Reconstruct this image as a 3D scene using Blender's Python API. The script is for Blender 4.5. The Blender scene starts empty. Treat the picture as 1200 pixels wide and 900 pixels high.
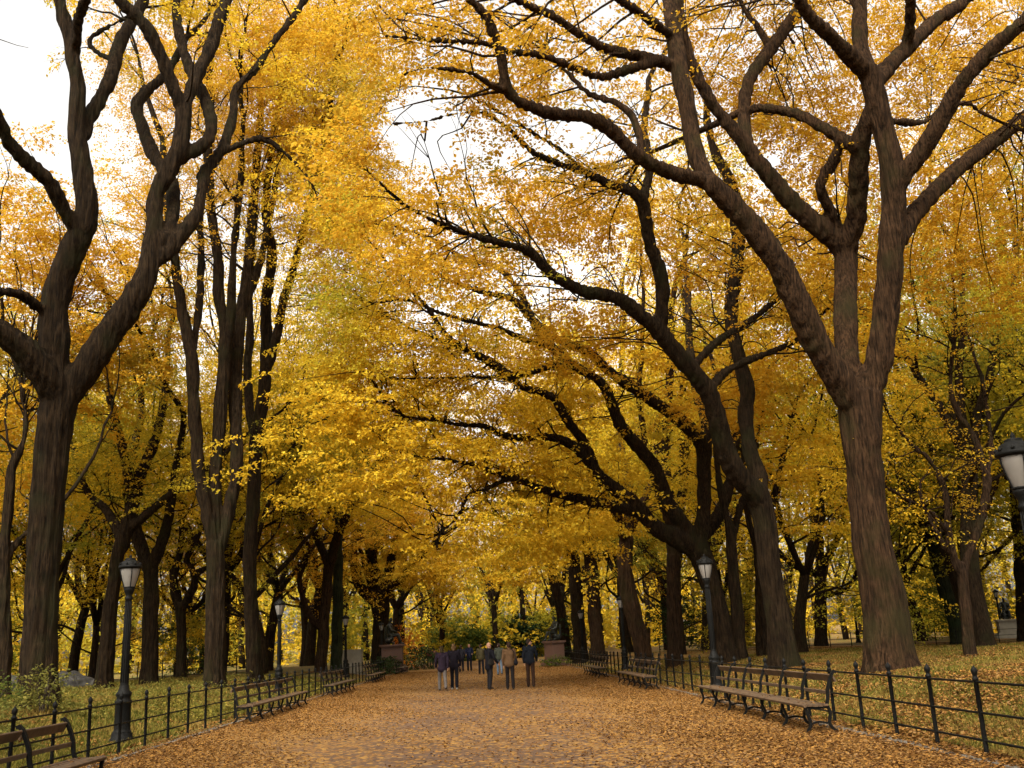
import bpy, bmesh, math, random
import numpy as np
from mathutils import Vector, Matrix

SC = bpy.context.scene
COL = SC.collection
R = math.radians
RNG = np.random.default_rng(7)

# ------------------------------------------------------------------ camera
F = 1150.0
VPX, VPY, ROLL, EYE = 566.0, 757.0, R(2.2), 1.65
def _axes():
    Y = np.array([(VPX - 600) / F, (450 - VPY) / F, -1.0]); Y /= np.linalg.norm(Y)
    c, s = math.cos(ROLL), math.sin(ROLL)
    t = -(c * Y[0] + s * Y[1]) / Y[2]
    X = np.array([c, s, t]); X /= np.linalg.norm(X)
    return np.stack([X, Y, np.cross(X, Y)], 0)      # rows: world axes in camera space
CW = _axes()                                         # world = CW @ cam
CAMP = np.array([0, 0, EYE])
cam = bpy.data.cameras.new('camera'); camo = bpy.data.objects.new('camera', cam); COL.objects.link(camo)
m = Matrix.Identity(4)
for i in range(3):
    for j in range(3): m[i][j] = CW[i, j]
    m[i][3] = CAMP[i]
camo.matrix_world = m
cam.sensor_fit = 'HORIZONTAL'; cam.sensor_width = 36; cam.lens = 36 * F / 1200
cam.clip_start = 0.1; cam.clip_end = 3000
SC.camera = camo

def ray(px, py):
    return CW @ np.array([(px - 600) / F, (450 - py) / F, -1.0])
def P(px, py, Y):                                    # point at distance Y along the promenade seen at a pixel
    d = ray(px, py); return CAMP + d * (Y / d[1])
def RAD(px, py, Y, hw):
    d = ray(px, py); return hw / F * (Y / d[1])
def sm(a, b, x):
    t = np.clip((x - a) / (b - a), 0, 1); return t * t * (3 - 2 * t)
HALF = 6.15
def gz(x, y):                                        # ground height
    x = np.asarray(x, float); y = np.asarray(y, float)
    a = np.where(x > 0, x, -x - .8)
    far = sm(130, 260, y)
    rise = 0.5 * sm(HALF + .5, HALF + 5, a) * (1 - 0.45 * sm(16, 40, a))
    wob = 0.10 * (np.sin(x * .31 + 1) * np.sin(y * .23) + np.sin(x * .11 - y * .17)) * sm(HALF + .6, HALF + 6, a)
    return (rise + wob) * (1 - far) + far * 3.0
def ghit(px, py):
    d = ray(px, py); t0 = 3.0
    for k in range(4000):
        t = t0 + k * .06
        p = CAMP + d * t
        if p[2] <= gz(p[0], p[1]): return p
    return p

# ------------------------------------------------------------------ mesh buffers
class MB:
    def __init__(s): s.v = []; s.f = {3: [], 4: []}; s.m = {3: [], 4: []}; s.n = 0
    def add(s, v, f, mi=0):
        v = np.asarray(v, np.float32).reshape(-1, 3); f = np.asarray(f, np.int64)
        s.v.append(v); k = f.shape[1]
        s.f[k].append(f + s.n); s.m[k].append(np.full(len(f), mi, np.int32)); s.n += len(v)
    def merge(s, o, mi=None):
        for k in (3, 4):
            for f, mm in zip(o.f[k], o.m[k]):
                s.f[k].append(f + s.n); s.m[k].append(mm if mi is None else np.full(len(f), mi, np.int32))
        s.v += o.v; s.n += o.n
    def mesh(s, name, mats, smooth=True, loc=(0, 0, 0)):
        me = bpy.data.meshes.new(name)
        v = np.concatenate(s.v) - np.asarray(loc, np.float32)
        q = np.concatenate(s.f[4]) if s.f[4] else np.zeros((0, 4), np.int64)
        t = np.concatenate(s.f[3]) if s.f[3] else np.zeros((0, 3), np.int64)
        mi = np.concatenate(s.m[4] + s.m[3])
        me.vertices.add(len(v)); me.vertices.foreach_set('co', v.ravel())
        lp = np.concatenate([q.ravel(), t.ravel()]).astype(np.int32)
        me.loops.add(len(lp)); me.loops.foreach_set('vertex_index', lp)
        n = len(q) + len(t); me.polygons.add(n)
        st = np.concatenate([np.arange(len(q)) * 4, len(q) * 4 + np.arange(len(t)) * 3]).astype(np.int32)
        me.polygons.foreach_set('loop_start', st)
        me.polygons.foreach_set('material_index', mi)
        me.polygons.foreach_set('use_smooth', np.full(n, smooth))
        for k in mats: me.materials.append(k)
        me.update(calc_edges=True); me.validate()
        return me
    # shapes
    def box(s, c, h, mi=0, rz=0.0, M=None):
        c = np.asarray(c, float); h = np.asarray(h, float)
        g = np.array([[i, j, k] for i in (-1, 1) for j in (-1, 1) for k in (-1, 1)], float) * h
        if M is not None: g = g @ np.asarray(M).T
        if rz: g = g @ np.array([[math.cos(rz), math.sin(rz), 0], [-math.sin(rz), math.cos(rz), 0], [0, 0, 1]])
        s.add(g + c, [[0, 1, 3, 2], [4, 6, 7, 5], [0, 4, 5, 1], [2, 3, 7, 6], [0, 2, 6, 4], [1, 5, 7, 3]], mi)
    def lathe(s, prof, c, n=16, mi=0, cap=True):      # prof: (radius, z)
        c = np.asarray(c, float); a = np.arange(n) * 2 * math.pi / n
        V = np.concatenate([np.stack([r * np.cos(a), r * np.sin(a), np.full(n, z)], 1) for r, z in prof]) + c
        i = np.arange(n); j = (i + 1) % n; Fc = []
        for k in range(len(prof) - 1): Fc.append(np.stack([k * n + i, k * n + j, (k + 1) * n + j, (k + 1) * n + i], 1))
        s.add(V, np.concatenate(Fc), mi)
    def tube(s, pts, rad, n=6, mi=0, rough=0.0, rng=None, flare=0.0, cap=True):
        p = np.asarray(pts, float); r = np.asarray(rad, float); m_ = len(p)
        d = np.gradient(p, axis=0); d /= np.linalg.norm(d, axis=1)[:, None] + 1e-9
        u = np.array([1., 0, 0]) if abs(d[0][0]) < .9 else np.array([0, 1., 0])
        rings = []; a = np.arange(n) * 2 * math.pi / n
        ph = rng.uniform(0, 6.28, 8) if rng is not None else np.zeros(8)
        L = np.concatenate([[0], np.cumsum(np.linalg.norm(np.diff(p, axis=0), axis=1))])
        for k in range(m_):
            u = u - d[k] * (u @ d[k]); u /= np.linalg.norm(u) + 1e-9; w = np.cross(d[k], u)
            rr = np.full(n, r[k])
            if rough:
                rr = rr * (1 + rough * (np.sin(3 * a + ph[0] + .35 * L[k]) * .5 + .45 * np.sin(5 * a + ph[1] - .5 * L[k]) + .35 * np.sin(11 * a + ph[2] + .6 * np.sin(L[k] * .8))
                                        + .5 * np.sin(2.1 * L[k] + ph[3]) * np.sin(a + ph[4])))
            if flare:
                fl = flare * math.exp(-L[k] / .55)
                rr = rr * (1 + fl * (.75 + .45 * np.sin(5 * a + ph[5]) + .25 * np.sin(3 * a + ph[6])))
            rings.append(p[k] + rr[:, None] * (np.cos(a)[:, None] * u + np.sin(a)[:, None] * w))
        V = np.concatenate(rings + [p[-1:] + d[-1:] * r[-1] * .5, p[:1] - d[:1] * r[0] * .3])
        i = np.arange(n); j = (i + 1) % n
        Fc = np.concatenate([np.stack([k * n + i, k * n + j, (k + 1) * n + j, (k + 1) * n + i], 1) for k in range(m_ - 1)])
        base = s.n
        s.add(V, Fc, mi)
        if cap:
            s.f[3].append(np.stack([j, i, np.full(n, m_ * n + 1)], 1) + base); s.m[3].append(np.full(n, mi, np.int32))
            k = (m_ - 1) * n
            s.f[3].append(np.stack([k + i, k + j, np.full(n, m_ * n)], 1) + base); s.m[3].append(np.full(n, mi, np.int32))

def catmull(pts, rad, step):
    p = np.asarray(pts, float); r = np.asarray(rad, float)
    if len(p) < 3: q = p; 
    P0 = np.concatenate([[2 * p[0] - p[1]], p, [2 * p[-1] - p[-2]]]); R0 = np.concatenate([[r[0]], r, [r[-1]]])
    op, orr = [], []
    for k in range(1, len(P0) - 2):
        a, b, c, d = P0[k - 1], P0[k], P0[k + 1], P0[k + 2]
        n = max(1, int(round(np.linalg.norm(c - b) / step)))
        for t in np.arange(n) / n:
            op.append(.5 * ((2 * b) + (c - a) * t + (2 * a - 5 * b + 4 * c - d) * t * t + (3 * b - a - 3 * c + d) * t ** 3))
            orr.append(R0[k] * (1 - t) + R0[k + 1] * t)
    op.append(p[-1]); orr.append(r[-1])
    return np.array(op), np.array(orr)

# ------------------------------------------------------------------ objects
def thing(name, label, cat, loc=(0, 0, 0), group=None, rz=0.0):
    o = bpy.data.objects.new(name, None); COL.objects.link(o)
    o.location = loc; o.rotation_euler = (0, 0, rz); o.empty_display_size = .2
    o['label'] = label; o['category'] = cat
    if group: o['group'] = group
    return o
def part(name, mb, mats, parent=None, loc=None, smooth=True, label=None):
    """mb in world coordinates when loc is given (the parent's location), else local."""
    me = mb.mesh(name, mats, smooth, loc if loc is not None else (0, 0, 0)) if isinstance(mb, MB) else mb
    o = bpy.data.objects.new(name, me); COL.objects.link(o)
    if parent is not None: o.parent = parent
    if label: o['label'] = label
    return o
def tag(o, label, cat, group=None, kind=None):
    o['label'] = label; o['category'] = cat
    if group: o['group'] = group
    if kind: o['kind'] = kind
def dup(root, loc, rz=0.0, sc=1.0, label=None, group=None):
    r = root.copy(); COL.objects.link(r); r.location = loc; r.rotation_euler = (0, 0, rz); r.scale = (sc, sc, sc)
    if label: r['label'] = label
    if group: r['group'] = group
    for ch in list(root.children):
        c = ch.copy(); COL.objects.link(c); c.parent = r
        for g in ch.children:
            e = g.copy(); COL.objects.link(e); e.parent = c
    return r

# ------------------------------------------------------------------ materials
def new_mat(name):
    mt = bpy.data.materials.new(name); mt.use_nodes = True
    nt = mt.node_tree; nt.nodes.clear()
    return mt, nt, nt.nodes, nt.links
def ramp(N, stops, interp='LINEAR'):
    r = N.new('ShaderNodeValToRGB'); r.color_ramp.interpolation = interp
    e = r.color_ramp.elements
    while len(e) < len(stops): e.new(.5)
    for k, (p, c) in enumerate(stops): e[k].position = p; e[k].color = (*c, 1)
    return r
def noise(N, L, vec, scale, detail=4, rough=.55):
    n = N.new('ShaderNodeTexNoise'); n.inputs['Scale'].default_value = scale; n.inputs['Detail'].default_value = detail
    n.inputs['Roughness'].default_value = rough
    if vec is not None: L.new(vec, n.inputs['Vector'])
    return n
def mix(N, L, fac, a, b, mode='MIX'):
    m_ = N.new('ShaderNodeMix'); m_.data_type = 'RGBA'; m_.blend_type = mode
    for s, i in ((fac, 0), (a, 6), (b, 7)):
        if isinstance(s, (int, float)): m_.inputs[i].default_value = s
        elif isinstance(s, tuple): m_.inputs[i].default_value = (*s, 1)
        else: L.new(s, m_.inputs[i])
    return m_.outputs[2]
def leaf_mat(name, stops, green=None, gthr=(.5, .68), trans=.5, scale=.16, vary=.1):
    """thin leaf: colour differs from leaf to leaf, and in broad patches of later and earlier turning"""
    mt, nt, N, L = new_mat(name)
    out = N.new('ShaderNodeOutputMaterial'); geo = N.new('ShaderNodeNewGeometry'); oi = N.new('ShaderNodeObjectInfo')
    r = ramp(N, stops); L.new(geo.outputs['Random Per Island'], r.inputs[0]); c = r.outputs[0]
    n = noise(N, L, geo.outputs['Position'], scale, 3, .6)
    if green:
        g = ramp(N, [(gthr[0], (0, 0, 0)), (gthr[1], (1, 1, 1))]); L.new(n.outputs[0], g.inputs[0])
        r2 = ramp(N, [(0, green), (1, tuple(x * 1.5 for x in green))]); L.new(geo.outputs['Random Per Island'], r2.inputs[0])
        c = mix(N, L, g.outputs[0], c, r2.outputs[0])
    hs = N.new('ShaderNodeHueSaturation'); L.new(c, hs.inputs['Color'])
    for src, key, lo, hi in ((oi.outputs['Random'], 'Hue', .5 - vary * .12, .5 + vary * .12), (oi.outputs['Random'], 'Value', 1 - vary, 1 + vary)):
        mr = N.new('ShaderNodeMapRange'); mr.inputs[3].default_value = lo; mr.inputs[4].default_value = hi
        L.new(src, mr.inputs[0]); L.new(mr.outputs[0], hs.inputs[key])
    d = N.new('ShaderNodeBsdfDiffuse'); t = N.new('ShaderNodeBsdfTranslucent')
    L.new(hs.outputs[0], d.inputs[0]); L.new(hs.outputs[0], t.inputs[0])
    mx = N.new('ShaderNodeMixShader'); mx.inputs[0].default_value = trans
    L.new(d.outputs[0], mx.inputs[1]); L.new(t.outputs[0], mx.inputs[2]); L.new(mx.outputs[0], out.inputs[0])
    return mt
def solid(name, col, rough=.7, metal=0.0, var=.25, scale=8.0, bump=0.0, bscale=40.0, spec=.3):
    mt, nt, N, L = new_mat(name)
    out = N.new('ShaderNodeOutputMaterial'); b = N.new('ShaderNodeBsdfPrincipled'); tc = N.new('ShaderNodeTexCoord')
    n = noise(N, L, tc.outputs['Object'], scale, 5, .6)
    r = ramp(N, [(.3, tuple(max(0, x * (1 - var)) for x in col)), (.7, tuple(min(1, x * (1 + var)) for x in col))]); L.new(n.outputs[0], r.inputs[0])
    L.new(r.outputs[0], b.inputs['Base Color']); b.inputs['Roughness'].default_value = rough; b.inputs['Metallic'].default_value = metal
    b.inputs['Specular IOR Level'].default_value = spec
    if bump:
        n2 = noise(N, L, tc.outputs['Object'], bscale, 4, .6); bp = N.new('ShaderNodeBump'); bp.inputs['Strength'].default_value = bump
        bp.inputs['Distance'].default_value = .02
        L.new(n2.outputs[0], bp.inputs['Height']); L.new(bp.outputs[0], b.inputs['Normal'])
    L.new(b.outputs[0], out.inputs[0]); return mt
def bark_mat(name, c0, c1, moss=None):
    mt, nt, N, L = new_mat(name)
    out = N.new('ShaderNodeOutputMaterial'); b = N.new('ShaderNodeBsdfPrincipled'); geo = N.new('ShaderNodeNewGeometry')
    mp = N.new('ShaderNodeMapping'); mp.inputs['Scale'].default_value = (1, 1, .09); L.new(geo.outputs['Position'], mp.inputs[0])
    n = noise(N, L, mp.outputs[0], 21, 8, .66)
    r = ramp(N, [(.38, c0), (.62, c1)]); L.new(n.outputs[0], r.inputs[0]); c = r.outputs[0]
    n3 = noise(N, L, geo.outputs['Position'], .9, 3); n4 = noise(N, L, geo.outputs['Position'], 2.6, 6, .7)
    v4 = ramp(N, [(.3, (.62, .62, .62)), (.7, (1.45, 1.45, 1.45))]); L.new(n4.outputs[0], v4.inputs[0]); c = mix(N, L, 1.0, c, v4.outputs[0], 'MULTIPLY')
    if moss:
        g = ramp(N, [(.52, (0, 0, 0)), (.72, (.8, .8, .8))]); L.new(n3.outputs[0], g.inputs[0])
        c = mix(N, L, g.outputs[0], c, moss)
    L.new(c, b.inputs['Base Color']); b.inputs['Roughness'].default_value = .9; b.inputs['Specular IOR Level'].default_value = .06
    bp = N.new('ShaderNodeBump'); bp.inputs['Strength'].default_value = .9; bp.inputs['Distance'].default_value = .12
    L.new(n.outputs[0], bp.inputs['Height']); L.new(bp.outputs[0], b.inputs['Normal'])
    L.new(b.outputs[0], out.inputs[0]); return mt

GOLD = [(0, (.49, .27, .016)), (.35, (.60, .375, .024)), (.7, (.66, .445, .034)), (1, (.54, .40, .05))]
YELL = [(0, (.55, .32, .019)), (.4, (.64, .41, .026)), (.8, (.69, .47, .040)), (1, (.55, .42, .055))]
AMBR = [(0, (.47, .25, .014)), (.4, (.58, .355, .022)), (.8, (.64, .425, .031)), (1, (.51, .37, .047))]
OLIV = [(0, (.33, .26, .020)), (.4, (.48, .38, .025)), (.8, (.58, .43, .031)), (1, (.29, .27, .032))]
M = dict(
    gold=leaf_mat('golden_leaves', GOLD, (.24, .21, .025), (.60, .76)),
    yellow=leaf_mat('yellow_leaves', YELL, (.26, .25, .028), (.54, .72)),
    amber=leaf_mat('amber_leaves', AMBR, (.26, .22, .025), (.56, .74)),
    olive=leaf_mat('olive_leaves', OLIV, (.20, .20, .028), (.42, .62)),
    cover=leaf_mat('ground_cover_leaves', [(0, (.07, .075, .018)), (.5, (.14, .13, .024)), (.85, (.24, .19, .035)), (1, (.34, .25, .06))], (.10, .10, .025), (.45, .6), .35),
    green=leaf_mat('shrub_leaves', [(0, (.05, .075, .018)), (.6, (.10, .13, .025)), (1, (.24, .22, .03))], (.05, .07, .02)),
    dark=leaf_mat('evergreen_leaves', [(0, (.018, .035, .016)), (.7, (.035, .06, .022)), (1, (.06, .08, .03))], trans=.2),
    red=leaf_mat('red_leaves', [(0, (.5, .10, .02)), (.6, (.68, .2, .03)), (1, (.6, .3, .04))]),
    bark=bark_mat('elm_bark', (.0045, .0030, .0018), (.028, .0175, .009), (.016, .0155, .006)),
    bark2=bark_mat('ruddy_bark', (.006, .0036, .0021), (.041, .0235, .0125), (.020, .017, .007)),
    bark3=bark_mat('furrowed_ruddy_bark', (.007, .0042, .0023), (.047, .0255, .0125), (.023, .019, .007)),
    ivy=bark_mat('ivy_covered_bark', (.010, .012, .008), (.028, .032, .016), (.02, .035, .012)),
    iron=solid('black_iron', (.005, .005, .0045), .6, .0, .4, 14, .15, 60, .10),
    wood=solid('weathered_bench_wood', (.075, .046, .024), .75, 0, .4, 6, .3, 30),
    stone=solid('grey_stone', (.12, .105, .085), .85, 0, .25, 3, .4, 22),
    pale=solid('pale_limestone', (.21, .19, .15), .85, 0, .15, 3, .25, 30),
    granite=solid('pink_granite', (.095, .052, .038), .6, 0, .3, 30, .05, 50),
    rock=solid('schist_rock', (.05, .048, .045), .9, 0, .4, 2, .8, 6),
    bronze=solid('dark_bronze', (.022, .024, .020), .45, .6, .4, 7),
    glass=solid('frosted_lamp_glass', (.17, .16, .145), .35, 0, .08, 6),
    white=solid('white_canvas', (.75, .75, .75), .8, 0, .05),
    stem=solid('shrub_stems', (.06, .045, .03), .9),
)
# ------------------------------------------------------------------ trees
UP = np.array([0, 0, 1.])
def nrm(v): return v / (np.linalg.norm(v) + 1e-9)

def join_wood(mb, mat, voxel, loc):
    """trunk and limbs grown together into one skin, with furrowed bark relief"""
    me = mb.mesh('trunk', [mat], True, loc); o = bpy.data.objects.new('tmp', me); COL.objects.link(o)
    md = o.modifiers.new('r', 'REMESH'); md.mode = 'VOXEL'; md.voxel_size = voxel; md.use_smooth_shade = True
    s2 = o.modifiers.new('s', 'SMOOTH'); s2.iterations = 6; s2.factor = .5
    out = bpy.data.meshes.new_from_object(o.evaluated_get(bpy.context.evaluated_depsgraph_get())); bpy.data.objects.remove(o); bpy.data.meshes.remove(me)
    n = len(out.vertices); v = np.empty(n * 3, np.float32); nr = np.empty(n * 3, np.float32); out.vertices.foreach_get('co', v); out.vertex_normals.foreach_get('vector', nr)
    v = v.reshape(-1, 3); nr = nr.reshape(-1, 3); x, y, z = v.T
    w = .5 * np.sin(z * .9 + x) + .35 * np.sin(z * 2.3 + 2 * y)
    d = np.sin(x * 17 + 2.2 * w + 1.3 * np.sin(y * 6)) * np.sin(y * 17 - 2 * w + np.sin(x * 5)) + .6 * np.sin(x * 31 + y * 11 + 3 * w) * np.sin(z * 1.7 + y * 8) + 1.1 * np.sin(x * 2.9 + z * 1.1) * np.sin(y * 3.1 - z * 1.4) * np.sin(z * 2.3)
    v += nr * (.55 * voxel * d)[:, None]; out.vertices.foreach_set('co', v.ravel()); out.update()
    out.name = 'trunk'; out.materials.clear(); out.materials.append(mat)
    return out

class Tree:
    """collects wood (trunk, limbs, twigs) and leaf sprays of one tree, in world coordinates"""
    def __init__(s, seed, leaf=.12, k=22, spray=1.0, droop=.25, flat=.55):
        s.rng = np.random.default_rng(seed); s.trunk = MB(); s.limbs = []; s.twigs = MB()
        s.C = []; s.D = []; s.S = []; s.leaf = leaf; s.k = k; s.spray = spray; s.droop = droop; s.flat = flat
        s.voxel = .05; s.nodes = []                                     # (pixel x, pixel y, Y, point, r) for attaching
        s.clear = 0.0; s.gaps = []; s.wide = .42
    def emit(s, p, d, L): s.C.append(p); s.D.append(d); s.S.append(L)
    def leaves(s, keep=1.0):
        rng = s.rng; k = s.k
        if s.gaps:                                       # openings in the crown where the sky shows through
            C0 = np.array(s.C) + np.array(s.D) * .4 - CAMP; q = C0 @ CW; u = 600 + F * q[:, 0] / -q[:, 2]; w = 450 - F * q[:, 1] / -q[:, 2]; keep_ = np.ones(len(C0), bool)
            for gx, gy, rx, ry, pr in s.gaps: keep_ &= ~((((u - gx) / rx) ** 2 + ((w - gy) / ry) ** 2 < rng.uniform(.6, 1.25, len(u))) & (rng.random(len(u)) < pr))
            s.C = [c for c, q in zip(s.C, keep_) if q]; s.D = [c for c, q in zip(s.D, keep_) if q]; s.S = [c for c, q in zip(s.S, keep_) if q]
        if s.clear:                                      # twigs shed the leaves that would hug the heavy limbs
            nd = np.array([n[3] for n in s.nodes if n[4] > .045]); nr_ = np.array([n[4] for n in s.nodes if n[4] > .045])
            C0 = np.array(s.C) + np.array(s.D) * .35; a = (C0 - CAMP); a /= a[:, 1:2]; b = nd - CAMP; yb = b[:, 1].copy(); b = b / yb[:, None]
            bad = np.zeros(len(C0), bool)
            for i0 in range(0, len(C0), 400):
                dd = np.abs(a[i0:i0 + 400, None, [0, 2]] - b[None][:, :, [0, 2]]).max(2)
                hit = (dd < (nr_ + .22)[None] / yb[None]) & (C0[i0:i0 + 400, None, 1] < yb[None] + .2)
                bad[i0:i0 + 400] = hit.any(1)
            bad &= rng.random(len(C0)) < s.clear
            s.C = [c for c, q in zip(s.C, bad) if not q]; s.D = [c for c, q in zip(s.D, bad) if not q]; s.S = [c for c, q in zip(s.S, bad) if not q]
        C = np.repeat(np.array(s.C), k, 0); D = np.repeat(np.array(s.D), k, 0); S = np.repeat(np.array(s.S), k)
        n = len(C)
        if keep < 1:
            q = rng.random(n) < keep; C, D, S = C[q], D[q], S[q]; n = len(C)
        D = D * np.array([1, 1, s.flat]); D /= np.linalg.norm(D, axis=1)[:, None] + 1e-9
        side = np.cross(D, UP); side /= np.linalg.norm(side, axis=1)[:, None] + 1e-9
        t = rng.random(n) ** .8; sg = rng.choice([-1., 1.], n)
        wdt = rng.random(n) * s.wide * (1 - .55 * t)
        p = C + D * (t * S)[:, None] + side * (sg * wdt * S)[:, None] + rng.normal(0, 1, (n, 3)) * np.array([.06, .06, .035]) * S[:, None]
        p[:, 2] -= s.droop * S * (t * t + wdt)
        a = D * .5 + side * (sg * .8)[:, None] + rng.normal(0, .45, (n, 3)); a[:, 2] -= .45
        a /= np.linalg.norm(a, axis=1)[:, None]
        nr = UP + rng.normal(0, .45, (n, 3)); b = np.cross(nr, a); b /= np.linalg.norm(b, axis=1)[:, None] + 1e-9
        nn = np.cross(a, b)
        l = s.leaf * rng.uniform(.65, 1.3, n); w = l * rng.uniform(.26, .36, n)
        V = np.stack([p, p + a * (l * .45)[:, None] + b * w[:, None] + nn * (l * .08)[:, None], p + a * l[:, None],
                      p + a * (l * .45)[:, None] - b * w[:, None] + nn * (l * .08)[:, None]], 1)
        return V.reshape(-1, 3), np.arange(4 * n).reshape(-1, 4)
    def grow(s, p, d, r, L, lev, maxlev, trop=.05, wig=.16, spread=.6, side=2.2, mb=None, leaf_lev=None, sp=.45, thr=None):
        rng = s.rng; leaf_lev = maxlev - 1 if leaf_lev is None else leaf_lev
        mb = mb or s.twigs
        n = max(3, int(L / (.7 if lev < maxlev - 1 else .45))); st = L / n
        pts = [p]; dirs = [d]
        for i in range(n):
            d = nrm(d + rng.normal(0, wig, 3) + UP * trop); p = p + d * st; pts.append(p); dirs.append(d)
        r1 = r * (.5 if lev < maxlev else .25); rad = r + (r1 - r) * np.linspace(0, 1, n + 1)
        if thr is None or r > thr:
            mb.tube(pts, rad, 10 if r > .15 else 7 if r > .06 else 5 if r > .03 else 3)
        if lev >= leaf_lev:
            q = np.arange(.3 * L if lev == maxlev else .55 * L, L, sp)
            for z in q:
                f = z / st; i = min(int(f), n - 1); c = pts[i] + (pts[i + 1] - pts[i]) * (f - i)
                az = rng.uniform(-1.3, 1.3); dd = dirs[i] * np.array([1, 1, .4])
                dd = np.array([dd[0] * math.cos(az) - dd[1] * math.sin(az), dd[0] * math.sin(az) + dd[1] * math.cos(az), dd[2] + rng.normal(0, .2)])
                s.emit(c, nrm(dd + 1e-3), s.spray * rng.uniform(.7, 1.25))
            s.emit(pts[-1], nrm(d), s.spray * rng.uniform(.8, 1.3))
        if lev < maxlev:
            def child(pp, dd, ang, rr, LL):
                ax = nrm(np.cross(dd, rng.normal(0, 1, 3)))
                nd = nrm(dd * math.cos(ang) + np.cross(ax, dd) * math.sin(ang))
                s.grow(pp, nd, rr, LL, lev + 1, maxlev, trop, wig, spread, side, mb, leaf_lev, sp, thr)
            for _ in range(2 if rng.random() < .65 else 3):
                child(p, d, rng.uniform(.25, .75) * spread * 1.3, r1 * .85, L * rng.uniform(.6, .85))
            ns = rng.poisson(side)
            for _ in range(ns):
                i = int(rng.uniform(.3, .95) * n); rr = rad[i]
                child(pts[i], dirs[i], rng.uniform(.6, 1.2) * spread * 1.4, rr * .5, L * rng.uniform(.4, .7))
    # traced members -------------------------------------------------
    def member(s, pp, Y0, dY=0.0, mb=None, attach=True, sides=None, rough=.06, flare=0, step=.35, base=None, join=False):
        """pp: (px, py, half width px) along the member; Y0 distance at start (or nearest parent node), dY change towards its end"""
        pp = [tuple(q) for q in pp]
        if attach and s.nodes:
            q = min(s.nodes, key=lambda n: (n[0] - pp[0][0]) ** 2 + (n[1] - pp[0][1]) ** 2); Y0 = q[2]
            root = q
            if join:
                e = min(s.nodes, key=lambda n: (n[0] - pp[-1][0]) ** 2 + (n[1] - pp[-1][1]) ** 2); dY = e[2] - Y0
                pp[-1] = (e[0], e[1], pp[-1][2])
        else: root = None
        L = [0.0]
        for a, b in zip(pp, pp[1:]): L.append(L[-1] + math.hypot(b[0] - a[0], b[1] - a[1]))
        pts, rad = [], []
        for (x, y, h), l in zip(pp, L):
            Y = Y0 + dY * l / L[-1]; pts.append(P(x, y, Y)); rad.append(max(.008, RAD(x, y, Y, h * (.86 if h > 8 else .93))))
        if base is not None: pts[0] = np.array(base)
        if root is not None:
            d1 = math.hypot(root[0] - pp[0][0], root[1] - pp[0][1])
            if np.linalg.norm(root[3] - pts[0]) > .4 * root[4]: pts = [np.array(root[3])] + pts; rad = [min(rad[0], root[4] * .8)] + rad; pp = [(root[0], root[1], pp[0][2])] + pp
            else: pts[0] = np.array(root[3]); rad[0] = min(rad[0], root[4] * .92)
            L = [0.0]
            for a, b in zip(pp, pp[1:]): L.append(L[-1] + max(.01, math.hypot(b[0] - a[0], b[1] - a[1])))
        pts, rad = catmull(pts, rad, step)
        lo = 0
        n = sides or (22 if rad.max() > .3 else 14 if rad.max() > .12 else 8 if rad.max() > .05 else 5)
        out = mb if mb is not None else MB()
        out.tube(pts, rad, n, 0, rough if rad.max() > .1 else 0, s.rng, flare)
        if mb is None: out.rmax = float(rad.max()); s.limbs.append(out)
        lt = np.linspace(0, 1, len(pts)) * L[-1]
        for k in range(0, len(pts)):
            f = lt[k]; i = min(np.searchsorted(L, f, 'right') - 1, len(pp) - 2); u = (f - L[i]) / max(1e-6, L[i + 1] - L[i])
            s.nodes.append((pp[i][0] + (pp[i + 1][0] - pp[i][0]) * u, pp[i][1] + (pp[i + 1][1] - pp[i][1]) * u, Y0 + dY * f / L[-1], pts[k], rad[k]))
        return pts, rad
    def dress(s, pts, rad, start=.35, per_m=.9, L=(1.6, 3.2), lev=2, trop=.0, out=None, end=True, endL=None, endlev=3, maxlev=4, sp=.5, hang=0.0):
        """side shoots along a traced member and a continuation at its end"""
        rng = s.rng; n = len(pts); seg = np.linalg.norm(np.diff(pts, axis=0), axis=1); tot = seg.sum(); acc = np.concatenate([[0], np.cumsum(seg)])
        for z in np.sort(rng.uniform(start * tot, tot, rng.poisson(max(0, per_m * tot * (1 - start))))):
            i = min(np.searchsorted(acc, z) , n - 1); i = max(1, i); d = nrm(pts[i] - pts[i - 1])
            ax = nrm(np.cross(d, rng.normal(0, 1, 3))); an = rng.uniform(.6, 1.25)
            dd = d * math.cos(an) + np.cross(ax, d) * math.sin(an); dd[2] = dd[2] * .6 - hang * rng.random()
            ll = rng.uniform(*L)
            s.grow(pts[i], nrm(dd), min(rad[i] * .45, .012 + .012 * ll), ll, maxlev - lev + 1, maxlev, trop - hang * .12, .16, .6, 1.6, None, None, sp)
        if end:
            d = nrm(pts[-1] - pts[-2]); s.grow(pts[-1], d, rad[-1], endL or max(1.5, 26 * rad[-1]), maxlev - endlev + 1, maxlev, trop + .02, .15, .6, 2.0, None, None, sp)
    def cloud(s, px, py, Y, rad, n, limbs=5, off=(0, 0, 0), thresh=.0, tie=True, L=None):
        """a bough of foliage about a point: sprays through an ellipsoid on arching branchlets"""
        rng = s.rng; c = P(px, py, Y) + np.array(off); rad = np.array(rad, float) * np.ones(3)
        NP = np.array([w[3] for w in s.nodes]) if s.nodes else np.array([c - np.array([0, 0, rad[2]])])
        m_ = max(6, n // 9)                               # layered plates of sprays
        v = rng.normal(0, 1, (m_, 3)); v /= np.linalg.norm(v, axis=1)[:, None]; v *= rng.random(m_)[:, None] ** (1 / 2.2); pc = c + v * rad
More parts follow.
